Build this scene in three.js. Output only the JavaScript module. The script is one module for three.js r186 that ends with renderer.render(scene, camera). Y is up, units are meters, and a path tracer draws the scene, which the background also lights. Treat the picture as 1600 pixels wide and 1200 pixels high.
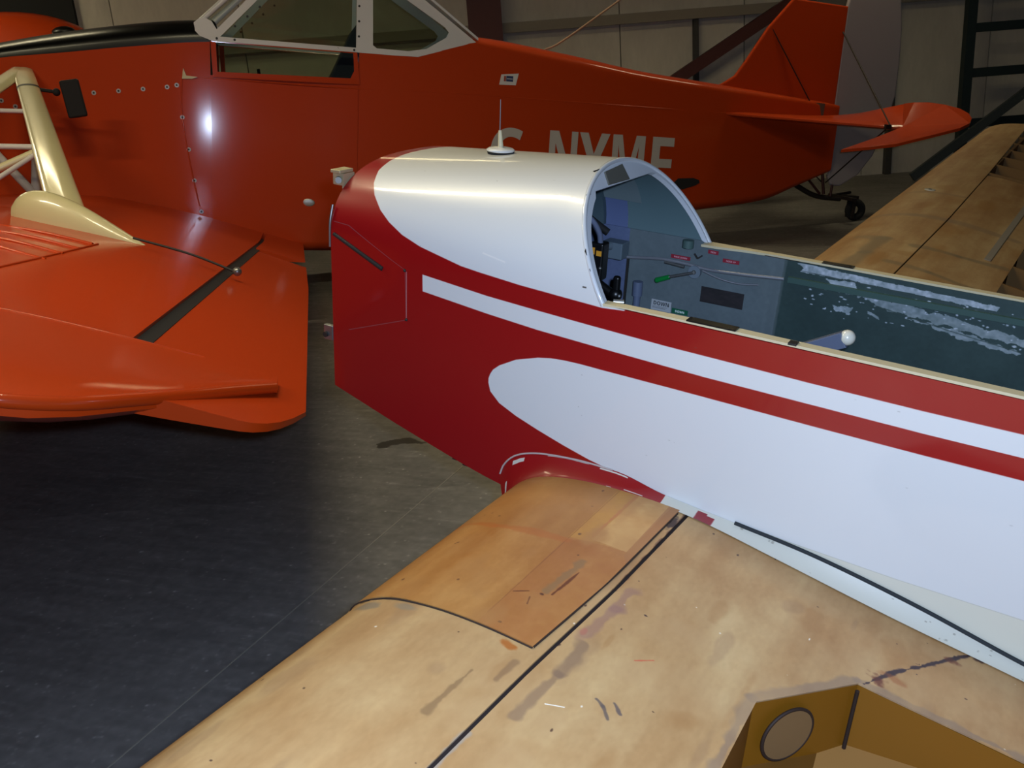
import * as THREE from 'three';
import { mergeGeometries, mergeVertices, toCreasedNormals } from 'three/addons/utils/BufferGeometryUtils.js';
import { RoundedBoxGeometry } from 'three/addons/geometries/RoundedBoxGeometry.js';
import { RectAreaLightUniformsLib } from 'three/addons/lights/RectAreaLightUniformsLib.js';
import { FontLoader } from 'three/addons/loaders/FontLoader.js';
import { TextGeometry } from 'three/addons/geometries/TextGeometry.js';

// ------------------------------------------------------------------ camera, light, exposure
const scene = new THREE.Scene();
scene.background = new THREE.Color(0x000000);
const camera = new THREE.PerspectiveCamera(2 * Math.atan(600 / 1450) * 180 / Math.PI, 4 / 3, 0.05, 100);
camera.position.set(0, 1.62, 0);
camera.rotation.set(-18.7 * Math.PI / 180, 0, -4.4 * Math.PI / 180, 'YXZ');
scene.add(camera);
const renderer = new THREE.WebGLRenderer({ antialias: true });
renderer.toneMapping = THREE.LinearToneMapping;
renderer.toneMappingExposure = 1.0;
renderer.shadowMap.enabled = true;
RectAreaLightUniformsLib.init();
const FLASH = 7.8, LAMP = 178, LAMP_REAR = 18;
const LAMP_COLOR = new THREE.Color().setRGB(1, 0.88, 0.57);
const FLASH_COLOR = new THREE.Color().setRGB(0.97, 1.24, 1.72);
// the hand-held flash beside the lens (upper right of it, as its shadows show)
const flash = new THREE.PointLight(FLASH_COLOR, FLASH, 0, 2);
flash.position.set(0.055, 1.665, 0.01);
flash.castShadow = true; flash.shadow.radius = 1; flash.name = 'camera_flash';
scene.add(flash);

// ------------------------------------------------------------------ helpers
const taken = {};
function numbered(n) { if (!(n in taken)) { taken[n] = 0; return n; } taken[n]++; return n + '_' + String(taken[n]).padStart(3, '0'); }
function mesh(name, geo, mat, parent = scene) {
  const m = new THREE.Mesh(geo, mat); m.name = parent === scene ? numbered(name) : name;
  m.castShadow = m.receiveShadow = true; parent.add(m); return m;
}
function group(name, parent = scene) { const g = new THREE.Group(); g.name = parent === scene ? numbered(name) : name; parent.add(g); return g; }
function tag(o, label, category, grp) { o.userData.label = label; o.userData.category = category; if (grp) o.userData.group = grp; return o; }
function struct(o, label) { o.userData.kind = 'structure'; if (label) o.userData.label = label; return o; }
let seed = 7; function rnd() { seed = (seed * 1664525 + 1013904223) >>> 0; return seed / 4294967296; }
function lerp(a, b, t) { return a + (b - a) * t; }
function tab(xs, ys, x) { if (x <= xs[0]) return ys[0]; for (let i = 1; i < xs.length; i++) if (x <= xs[i]) return lerp(ys[i - 1], ys[i], (x - xs[i - 1]) / (xs[i] - xs[i - 1])); return ys[ys.length - 1]; }
// smooth (monotone cubic) table
function stab(xs, ys) {
  const n = xs.length, d = [], m = new Array(n).fill(0);
  for (let i = 0; i < n - 1; i++) d.push((ys[i + 1] - ys[i]) / (xs[i + 1] - xs[i]));
  m[0] = d[0]; m[n - 1] = d[n - 2];
  for (let i = 1; i < n - 1; i++) m[i] = d[i - 1] * d[i] <= 0 ? 0 : 2 * d[i - 1] * d[i] / (d[i - 1] + d[i]);
  return x => {
    if (x <= xs[0]) return ys[0] + m[0] * 0; if (x >= xs[n - 1]) return ys[n - 1];
    let i = 1; while (x > xs[i]) i++;
    const h = xs[i] - xs[i - 1], t = (x - xs[i - 1]) / h, t2 = t * t, t3 = t2 * t;
    return (2 * t3 - 3 * t2 + 1) * ys[i - 1] + (t3 - 2 * t2 + t) * h * m[i - 1] + (-2 * t3 + 3 * t2) * ys[i] + (t3 - t2) * h * m[i];
  };
}
// grid surface: fn(i, j) -> [x, y, z, u, v]
function grid(nu, nv, fn, flip = false) {
  const p = [], uv = [], idx = [];
  for (let i = 0; i <= nu; i++) for (let j = 0; j <= nv; j++) { const q = fn(i / nu, j / nv); p.push(q[0], q[1], q[2]); uv.push(q[3] ?? i / nu, q[4] ?? j / nv); }
  const W = nv + 1;
  for (let i = 0; i < nu; i++) for (let j = 0; j < nv; j++) {
    const a = i * W + j, b = a + 1, c = a + W, d = c + 1;
    if (flip) idx.push(a, b, c, b, d, c); else idx.push(a, c, b, b, c, d);
  }
  const g = new THREE.BufferGeometry();
  g.setAttribute('position', new THREE.Float32BufferAttribute(p, 3)); g.setAttribute('uv', new THREE.Float32BufferAttribute(uv, 2));
  g.setIndex(idx); g.computeVertexNormals(); return g;
}
// a sheet with thickness: top(i,j) and bottom(i,j) -> [x,y,z,u,v], with edge faces
function slab(nu, nv, top, bot, crease = 0.7) {
  const gs = [grid(nu, nv, top), grid(nu, nv, bot, true)];
  const edge = (n, f, flip) => gs.push(grid(n, 1, (a, b) => { const [i, j] = f(a); return b ? bot(i, j) : top(i, j); }, flip));
  edge(nu, a => [a, 0], false); edge(nu, a => [a, 1], true); edge(nv, a => [0, a], true); edge(nv, a => [1, a], false);
  return mergeGeometries(gs);
}
function shapeOf(pts) { const s = new THREE.Shape(); pts.forEach((p, i) => i ? s.lineTo(p[0], p[1]) : s.moveTo(p[0], p[1])); s.closePath(); return s; }
function pathOf(pts) { const s = new THREE.Path(); pts.forEach((p, i) => i ? s.lineTo(p[0], p[1]) : s.moveTo(p[0], p[1])); s.closePath(); return s; }
function plate(pts, depth, holes = [], bevel = 0) {
  const s = shapeOf(pts); for (const h of holes) s.holes.push(pathOf(h));
  return new THREE.ExtrudeGeometry(s, { depth, bevelEnabled: bevel > 0, bevelSize: bevel, bevelThickness: bevel, bevelSegments: 2, curveSegments: 12 });
}
const V = (x, y, z) => new THREE.Vector3(x, y, z);
function tube(pts, r, seg = 10, n) {
  const v = pts.map(p => V(...p));
  if (v.length === 2) return bar(pts[0], pts[1], r, r, seg);
  return new THREE.TubeGeometry(new THREE.CatmullRomCurve3(v, false, 'centripetal'), n || v.length * 6, r, seg, false);
}
function bar(a, b, r0, r1 = r0, seg = 12) {
  const A = V(...a), B = V(...b), d = B.clone().sub(A), L = d.length();
  const g = new THREE.CylinderGeometry(r1, r0, L, seg);
  g.translate(0, L / 2, 0); g.applyQuaternion(new THREE.Quaternion().setFromUnitVectors(V(0, 1, 0), d.normalize())); g.translate(A.x, A.y, A.z); return g;
}
function box(w, h, d, x = 0, y = 0, z = 0, r = 0) { const g = r ? new RoundedBoxGeometry(w, h, d, 2, r) : new THREE.BoxGeometry(w, h, d); g.translate(x, y, z); return g; }
function beam(a, b, w, h) { // box beam from a to b: w across horizontal, h across vertical
  const A = V(...a), B = V(...b), d = B.clone().sub(A), L = d.length(); const g = new THREE.BoxGeometry(L, h, w); g.translate(L / 2, 0, 0);
  const x = d.normalize(), z = V(0, 0, 1).sub(x.clone().multiplyScalar(x.z)).normalize(), y = z.clone().cross(x);
  g.applyMatrix4(new THREE.Matrix4().makeBasis(x, y, z)); g.translate(A.x, A.y, A.z); return g;
}
function merge(list) { return mergeGeometries(list.map(g => { const q = g.index ? g.toNonIndexed() : g; for (const k of Object.keys(q.attributes)) if (!['position', 'normal', 'uv'].includes(k)) q.deleteAttribute(k); return q; })); }

// ------------------------------------------------------------------ noise and textures
function hash(x, y) { let h = (x * 374761393 + y * 668265263) | 0; h = Math.imul(h ^ (h >>> 13), 1274126177); return ((h ^ (h >>> 16)) >>> 0) / 4294967296; }
function vnoise(x, y) { const xi = Math.floor(x), yi = Math.floor(y), xf = x - xi, yf = y - yi, u = xf * xf * (3 - 2 * xf), v = yf * yf * (3 - 2 * yf); return lerp(lerp(hash(xi, yi), hash(xi + 1, yi), u), lerp(hash(xi, yi + 1), hash(xi + 1, yi + 1), u), v); }
function fbm(x, y, o = 4) { let s = 0, a = 0.5, t = 0; for (let i = 0; i < o; i++) { s += a * vnoise(x, y); t += a; x = x * 2.03 + 17.1; y = y * 2.03 + 5.3; a *= 0.5; } return s / t; }
function dataTex(w, h, fn, srgb = true) {
  const d = new Uint8Array(w * h * 4);
  for (let j = 0; j < h; j++) for (let i = 0; i < w; i++) { const c = fn((i + 0.5) / w, (j + 0.5) / h), k = (j * w + i) * 4; d[k] = Math.max(0, Math.min(255, c[0])); d[k + 1] = Math.max(0, Math.min(255, c[1])); d[k + 2] = Math.max(0, Math.min(255, c[2])); d[k + 3] = 255; }
  const t = new THREE.DataTexture(d, w, h); t.magFilter = THREE.LinearFilter; t.minFilter = THREE.LinearMipmapLinearFilter; t.generateMipmaps = true; t.wrapS = t.wrapT = THREE.RepeatWrapping;
  if (srgb) t.colorSpace = THREE.SRGBColorSpace; t.needsUpdate = true; return t;
}
// canvas in object units: draws in metres over [x0,x1] x [y0,y1]
function canvasTex(W, H, x0, x1, y0, y1, draw) {
  const c = document.createElement('canvas'); c.width = W; c.height = H; const g = c.getContext('2d');
  const X = x => (x - x0) / (x1 - x0) * W, Y = y => H - (y - y0) / (y1 - y0) * H;
  draw(g, X, Y, W / (x1 - x0)); const t = new THREE.CanvasTexture(c); t.colorSpace = THREE.SRGBColorSpace; t.magFilter = THREE.LinearFilter; return t;
}
const std = (color, roughness = 0.6, o = {}) => new THREE.MeshStandardMaterial({ color, roughness, side: THREE.DoubleSide, ...o });
const gloss = (color, roughness = 0.3, o = {}) => new THREE.MeshPhysicalMaterial({ color, roughness, clearcoat: 0.9, clearcoatRoughness: 0.1, side: THREE.DoubleSide, ...o });
const M = {
  orange: gloss(0xb83a07, 0.6, { specularIntensity: 0.25, clearcoat: 0.6, clearcoatRoughness: 0.12 }),
  white: gloss(0xd8d6d2, 0.4), cream: std(0xcfc19c, 0.6), creamGloss: gloss(0xd2c698, 0.35),
  black: std(0x0b0b0c, 0.35), blackMat: std(0x121212, 0.8), dark: std(0x23211f, 0.6),
  steel: std(0x8a8a88, 0.35, { metalness: 0.8 }), alu: std(0xb9b6ac, 0.4, { metalness: 0.7 }),
  glass: new THREE.MeshPhysicalMaterial({ color: 0xe8eee8, transmission: 1, thickness: 0, roughness: 0.03, ior: 1.45, side: THREE.DoubleSide }),
  rubber: std(0x141414, 0.9), teal: std(0x597074, 0.65), green: std(0x2f4a44, 0.7), bluegrey: std(0x56627a, 0.55),
};

// ------------------------------------------------------------------ the hangar
const ROOM = { x0: -9, x1: 9.5, z0: -12.05, z1: 5, h: 4.9 };
{
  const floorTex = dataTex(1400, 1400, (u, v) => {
    const x = u * 10, y = v * 10;
    const xr = x * 0.94 + y * 0.34, yr = y * 0.94 - x * 0.34, streak = fbm(xr * 5, yr * 30, 4) - 0.5, coarse = fbm(x * 0.9, y * 0.9, 4) - 0.5, fine = fbm(x * 45, y * 45, 2) - 0.5;
    const sc = Math.pow(fbm(xr * 6 + 40, yr * 80, 4), 8) * 70 + Math.pow(fbm(x * 90, y * 90, 2), 14) * 160;
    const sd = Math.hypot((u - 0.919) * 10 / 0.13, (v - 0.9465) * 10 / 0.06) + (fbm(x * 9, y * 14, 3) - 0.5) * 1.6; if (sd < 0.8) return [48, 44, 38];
    const b = 112 + coarse * 44 + streak * 24 + fine * 20 + sc;
    return [b * 1.0, b * 0.97, b * 0.93];
  });
  floorTex.repeat.set(1, 1);
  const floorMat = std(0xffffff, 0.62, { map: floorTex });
  const fw = ROOM.x1 - ROOM.x0 + 0.4, fd = ROOM.z1 - ROOM.z0 + 0.4, cx = (ROOM.x0 + ROOM.x1) / 2, cz = (ROOM.z0 + ROOM.z1) / 2;
  const fg = new THREE.BoxGeometry(fw, 0.2, fd); { const p = fg.attributes.position, uv = fg.attributes.uv; for (let i = 0; i < p.count; i++) uv.setXY(i, p.getX(i) / 10, p.getZ(i) / 10); }
  fg.translate(cx, -0.1, cz);
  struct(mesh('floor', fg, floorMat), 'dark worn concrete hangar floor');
  // expansion joint: a thin pale filled line across the floor
  struct(mesh('trim_1', beam([-1.6, 0.0005, -0.98], [0.6, 0.0005, -5.42], 0.004, 0.002), std(0x8d877a, 0.8)), 'thin pale joint line in the concrete floor');
  const wallTex = dataTex(512, 512, (u, v) => { const b = 198 + (fbm(u * 7, v * 7, 4) - 0.5) * 26 + (fbm(u * 60, v * 60, 2) - 0.5) * 8; return [b * 1.0, b * 0.96, b * 0.88]; });
  const wallMat = std(0xffffff, 0.85, { map: wallTex });
  const wb = group('wall_back'); struct(wb, 'cream sheeted hangar wall behind the orange aircraft');
  // profiled sheeting in separate panels with recessed joints
  const pw = 1.52; let k = 0;
  for (let x = ROOM.x0; x < ROOM.x1; x += pw, k++) mesh('sheet_panel', box(Math.min(pw, ROOM.x1 - x) - 0.012, ROOM.h, 0.05, x + Math.min(pw, ROOM.x1 - x) / 2, ROOM.h / 2, ROOM.z0 - 0.025), wallMat, wb);
  mesh('backing', box(fw, ROOM.h, 0.1, cx, ROOM.h / 2, ROOM.z0 - 0.1), std(0x4a463d, 0.9), wb);
  const girtMat = std(0x8a8170, 0.7);
  mesh('girt', box(fw - 0.4, 0.115, 0.13, cx, 2.09, ROOM.z0 + 0.065), girtMat, wb);
  mesh('girt', box(fw - 0.4, 0.115, 0.13, cx, 3.6, ROOM.z0 + 0.065), girtMat, wb);
  for (const [x, w] of [[2.555, 0.06], [4.99, 0.075]]) mesh('post', box(w, 2.03, 0.09, x, 1.015, ROOM.z0 + 0.045), std(0x3d3a34, 0.7), wb);
  const colMat = std(0x4a1a10, 0.6);
  const col = group('trim_2'); struct(col, 'dark red-brown steel column against the back wall');
  mesh('flange', box(0.40, ROOM.h, 0.03, 0.01, ROOM.h / 2, ROOM.z0 + 0.36), colMat, col); mesh('web', box(0.03, ROOM.h, 0.2, 0.01, ROOM.h / 2, ROOM.z0 + 0.245), colMat, col); mesh('flange', box(0.40, ROOM.h, 0.03, 0.01, ROOM.h / 2, ROOM.z0 + 0.145), colMat, col);
  struct(mesh('trim_3', beam([1.9, 1.15, ROOM.z0 + 0.25], [5.2, 3.0, ROOM.z0 + 0.25], 0.1, 0.14), colMat), 'rusty brown diagonal wind brace on the back wall');
  struct(mesh('door_1', box(3.0, 3.6, 0.06, -6.35, 1.8, ROOM.z0 + 0.035), std(0x0d0c0b, 0.8)), 'black door in the back wall');
  struct(mesh('wall_left', box(0.2, ROOM.h, fd, ROOM.x0 - 0.1, ROOM.h / 2, cz), std(0x3a3630, 0.85)));
  struct(mesh('wall_right', box(0.2, ROOM.h, fd, ROOM.x1 + 0.1, ROOM.h / 2, cz), std(0x3a3630, 0.85)));
  struct(mesh('wall_front', box(fw, ROOM.h, 0.2, cx, ROOM.h / 2, ROOM.z1 + 0.1), std(0x3a3630, 0.85)));
  struct(mesh('ceiling', box(fw, 0.2, fd, cx, ROOM.h + 0.1, cz), std(0x35322d, 0.9)));
}
// fluorescent battens under the roof
function batten(x, z, label, wide) {
  const g = group('ceiling_light'); g.position.set(x, 4.2, z); tag(g, label, 'lamp', 'fluorescent battens under the hangar roof');
  mesh('housing', box(1.6, 0.06, wide ? 0.36 : 0.22, 0, 0.06, 0), std(0xcfcabb, 0.6), g);
  const em = new THREE.MeshStandardMaterial({ color: 0xffffff, emissive: LAMP_COLOR, emissiveIntensity: 6 });
  for (const s of [-1, 1]) mesh('tube', bar([-0.75, 0.008, s * (wide ? 0.11 : 0.03)], [0.75, 0.008, s * (wide ? 0.11 : 0.03)], 0.013), em, g);
  for (const s of [-1, 1]) mesh('hanger', bar([s * 0.6, 0.09, 0], [s * 0.6, 0.7, 0], 0.006), M.steel, g);
  if (wide) for (const q of [-1, 1]) mesh('added_glare_skirt', box(1.62, 0.26, 0.008, 0, -0.06, q * 0.185), std(0xcfcabb, 0.6), g);  // unseen skirts, added to keep the rear lamp highlight off the deck
  const l = new THREE.RectAreaLight(LAMP_COLOR, wide ? LAMP_REAR : LAMP, 1.5, wide ? 0.32 : 0.075); l.position.set(0, -0.012, 0); l.rotation.x = -Math.PI / 2; l.castShadow = true; g.add(l);
}
for (const [x, z, w] of [[-3.6, -3.1, 'above the orange near wing'], [-0.9, -3.1, 'above the red and white nose'], [-7.2, -9.6, 'added in the far left corner to brighten the orange fuselage'], [-4.4, -8.6, 'above the orange nose'], [-0.6, -8.6, 'above the orange rear fuselage'], [3.4, -8.6, 'above the orange tail']]) batten(x, z, 'hanging twin-tube fluorescent batten ' + w, z > -9 && z < -5);  // far left corner lamp is unseen, added to lighten the orange fuselage behind

// ================================================================== ORANGE AIRCRAFT
const basis = (A, U, Z, o) => new THREE.Matrix4().makeBasis(V(...A), V(...U), V(...Z)).setPosition(...o);
const duster = group('orange_aircraft');
tag(duster, 'orange low-wing aircraft with white canopy frame and wing struts', 'aircraft');
duster.applyMatrix4(basis([0.9705782560, -0.1443562010, -0.1927151687], [0.1415920549, 0.9895257891, -0.0281141027], [0.1947550744, 0, 0.9808519057], [3.3966, 0, -8.88836]));
const dHW = stab([-8.4, -7.2, -6.2, -5.0, -3.7, -2, -1, -0.3], [0.42, 0.50, 0.486, 0.388, 0.35, 0.24, 0.14, 0.05]);
const dZ = (x, y) => dHW(x) - 0.045 * (y - 0.4);
const dTop = stab([-8.4, -7.39, -6.71, -6.01, -5.8, -3.84, -3.08, -2.32, -1.71, -1.3, -0.36], [0.72, 1.014, 1.18, 1.296, 1.31, 1.355, 1.29, 1.195, 1.15, 1.12, 1.05]);
const dLon = stab([-8.4, -7.29, -6.86, -6.42, -5.85, -3.84, -3.73, -2.56, -1.5, -0.36], [0.62, 0.915, 0.985, 1.06, 1.14, 1.27, 1.25, 1.13, 1.06, 1.0]);
const dBot = stab([-8.4, -7.5, -5.04, -3.3, -1.65, -1.07, -0.68, -0.36], [-0.2, -0.42, -0.40, -0.15, 0.055, 0.15, 0.31, 0.45]);
const clipY = x => tab([-5.86, -5.85, -4.757, -4.75, -4.3, -4.16, -3.84, -3.83], [9, 0.905, 0.925, 1.155, 1.158, 1.2, 1.3, 9], x);
// half section polyline from bottom centre to top centre
function dSection(x) {
  const w = dHW(x), yb = dBot(x), yl = dLon(x), yt = dTop(x), r = Math.min(0.09, w * 0.5), P = [];
  for (let i = 0; i <= 3; i++) P.push([(w - r) * i / 3, yb]);
  const wb = dZ(x, yb + r), wt = dZ(x, yl);
  for (let i = 1; i <= 5; i++) { const a = i / 5 * Math.PI / 2; P.push([wb - r + r * Math.sin(a), yb + r - r * Math.cos(a)]); }
  for (let i = 1; i <= 8; i++) { const y = lerp(yb + r, yl, i / 8); P.push([dZ(x, y), y]); }
  for (let i = 1; i <= 14; i++) { const a = i / 14 * Math.PI / 2, e = 0.72; P.push([wt * Math.pow(Math.cos(a), e), yl + (yt - yl) * Math.pow(Math.sin(a), e)]); }
  return P;
}
function dLoft(x0, x1, n, j0 = 0, j1 = 30, clip = false) {
  const half = s => grid(n, j1 - j0, (u, v) => {
    const x = lerp(x0, x1, u), S = dSection(x); let [z, y] = S[j0 + Math.round(v * (j1 - j0))];
    if (clip) { const c = clipY(x); if (y > c) { y = c; z = dZ(x, c); } }
    return [x, y, z * s, x, y];
  }, s < 0);
  return merge([half(1), half(-1)]);
}
{
  const fus = group('fuselage', duster);
  mesh('nose_skin', dLoft(-8.4, -5.85, 30, 0, 16), M.orange, fus);
  mesh('glare_panel', dLoft(-8.4, -5.85, 30, 16, 30), std(0x0a0a0a, 0.28), fus).userData.label = 'black anti-glare top of the nose';
  mesh('cabin_skin', dLoft(-5.85, -4.752, 14, 0, 30, true), M.orange, fus);
  mesh('rear_cabin_skin', dLoft(-4.75, -3.835, 14, 0, 30, true), M.orange, fus);
  mesh('tail_skin', dLoft(-3.835, -0.36, 44), M.orange, fus);
  // bulkheads closing the cabin
  const bulk = (x, y1) => { const S = dSection(x), pts = []; for (const [z, y] of S) pts.push([z, Math.min(y, y1)]); for (let i = S.length - 1; i >= 0; i--) pts.push([-S[i][0], Math.min(S[i][1], y1)]); const g = plate(pts, 0.02); g.rotateY(-Math.PI / 2); g.translate(x, 0, 0); return g; };
  mesh('bulkhead', bulk(-5.86, 9), M.blackMat, fus);
  mesh('bulkhead', bulk(-8.38, 9), M.blackMat, fus);
  mesh('cabin_floor', box(1.08, 0.02, 0.66, -5.3, 0.2, 0), M.blackMat, fus);
  mesh('bulkhead', bulk(-3.84, 1.27), M.blackMat, fus);
  // seam strake along the side, slightly proud
  for (const s of [1, -1]) mesh('side_stringer', tube([-5.9, -4.75, -4, -3.3, -2.4, -1.45].map(x => [x, 0.905 + (x < -4.7 ? -0.02 : 0) - 0.002, s * (dZ(x, 0.9) - 0.002)]), 0.005, 6, 40), M.orange, fus);
}

// canopy frame, windows
{
  const can = group('canopy', duster);
  const zc = 0.43, T = 0.02;
  const whole = [[-5.96, 1.265], [-5.951, 1.209], [-5.92, 1.176], [-5.862, 1.158], [-5.835, 1.147], [-4.772, 1.152], [-4.654, 1.152], [-4.467, 1.152], [-4.291, 1.156], [-4.167, 1.195], [-3.83, 1.302], [-4.70, 1.88], [-5.20, 1.90], [-5.594, 1.45], [-5.80, 1.232], [-5.835, 1.285], [-5.87, 1.302], [-5.92, 1.30]];
  const winA = [[-5.775, 1.182], [-4.775, 1.186], [-4.775, 1.82], [-5.17, 1.82]];
  const winB = [[-4.654, 1.72], [-4.646, 1.215], [-4.616, 1.194], [-4.368, 1.193], [-4.228, 1.22], [-4.071, 1.318], [-4.052, 1.357], [-4.084, 1.392]];
  for (const s of [1, -1]) {
    // each side leans to follow the tapering cabin side
    const z0 = x => dHW(x);
    const place = (g, out) => { const p = g.attributes.position; for (let i = 0; i < p.count; i++) { const x = p.getX(i), y = p.getY(i), z = p.getZ(i); p.setZ(i, s * (dZ(x, y) - T + z + out - Math.max(0, y - 1.16) * 0.06)); } g.computeVertexNormals(); return g; };
    const f = mesh('side_frame', place(plate(whole, T, [winA, winB]), 0.004), M.white, can);
    f.userData.label = 'white riveted window surround';
    mesh('window_pane', place(plate(winA, 0.004), 0.006), M.glass, can);
    mesh('window_pane', place(plate(winB, 0.004), 0.006), M.glass, can);
    // drop-down door below the rail
    mesh('door_frame', place(plate([[-5.845, 1.146], [-5.832, 0.893], [-4.742, 0.915], [-4.767, 1.15]], 0.03, [[[-5.808, 1.14], [-5.799, 0.933], [-4.783, 0.958], [-4.796, 1.144]]]), 0.0), M.orange, can);
    mesh('window_pane', place(plate([[-5.81, 1.14], [-5.80, 0.933], [-4.783, 0.958], [-4.796, 1.144]], 0.004), 0.004), M.glass, can);
    const sc = [];
    for (let i = 0; i < 9; i++) { const t = i / 8, x = lerp(-5.80, -4.79, t); const c = new THREE.CylinderGeometry(0.009, 0.009, 0.006, 8); c.rotateX(Math.PI / 2); c.translate(x, 1.168, s * (dZ(x, 1.168) + 0.006)); sc.push(c); }
    for (let i = 1; i < 5; i++) { const c = new THREE.CylinderGeometry(0.009, 0.009, 0.006, 8); c.rotateX(Math.PI / 2); c.translate(-5.79 + i * 0.09 + 0.03, 1.19 + i * 0.075, s * (dZ(-5.7, 1.19) + 0.005 - 0.0085 * i)); sc.push(c); }
    for (let i = 1; i < 4; i++) { const c = new THREE.CylinderGeometry(0.009, 0.009, 0.006, 8); c.rotateX(Math.PI / 2); c.translate(-4.755, 1.16 + i * 0.11, s * (dZ(-4.75, 1.16) + 0.004 - 0.0115 * i)); sc.push(c); }
    const sm = mesh('screw_row', merge(sc), M.dark, can); sm.userData.kind = 'stuff';
    // windscreen side tube
    mesh('windscreen_tube', tube([[-5.92, 1.275, s * 0.40], [-5.76, 1.43, s * 0.37], [-5.34, 1.82, s * 0.30]], 0.022, 10), M.white, can);
  }
  mesh('windscreen_pane', slab(1, 6, (u, v) => { const z = lerp(-0.34, 0.34, v); return [lerp(-5.93, -5.3, u), lerp(1.29, 1.86, u), z * lerp(1, 0.8, u)]; }, (u, v) => { const z = lerp(-0.34, 0.34, v); return [lerp(-5.925, -5.295, u), lerp(1.286, 1.856, u), z * lerp(1, 0.8, u)]; }), M.glass, can);
  mesh('roof', slab(2, 4, (u, v) => [lerp(-5.1, -4.6, u), 1.90 + 0.03 * Math.sin(v * Math.PI), lerp(-0.36, 0.36, v)], (u, v) => [lerp(-5.1, -4.6, u), 1.88 + 0.03 * Math.sin(v * Math.PI), lerp(-0.36, 0.36, v)]), M.white, can);
  mesh('rear_fairing', slab(6, 8, (u, v) => [lerp(-4.65, -3.82, u), lerp(1.90, 1.335, u), lerp(-0.34, 0.34, v)], (u, v) => [lerp(-4.65, -3.82, u), lerp(1.88, 1.315, u), lerp(-0.34, 0.34, v)]), M.white, can);
  const seat = group('pilot_seat', duster);
  mesh('backrest', (() => { const g = plate([[-4.75, 1.36], [-4.79, 1.30], [-4.95, 0.95], [-5.1, 0.5], [-4.98, 0.48], [-4.80, 0.95], [-4.72, 1.3]], 0.34, [], 0.015); g.translate(0, 0, -0.17); return g; })(), std(0x23283a, 0.8), seat);
  mesh('cushion', box(0.42, 0.1, 0.36, -5.25, 0.46, 0, 0.03), std(0x23283a, 0.8), seat);
  mesh('control_stick', tube([[-5.5, 0.2, 0], [-5.48, 0.7, 0], [-5.52, 0.98, 0]], 0.013), M.blackMat, duster);
}
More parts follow.
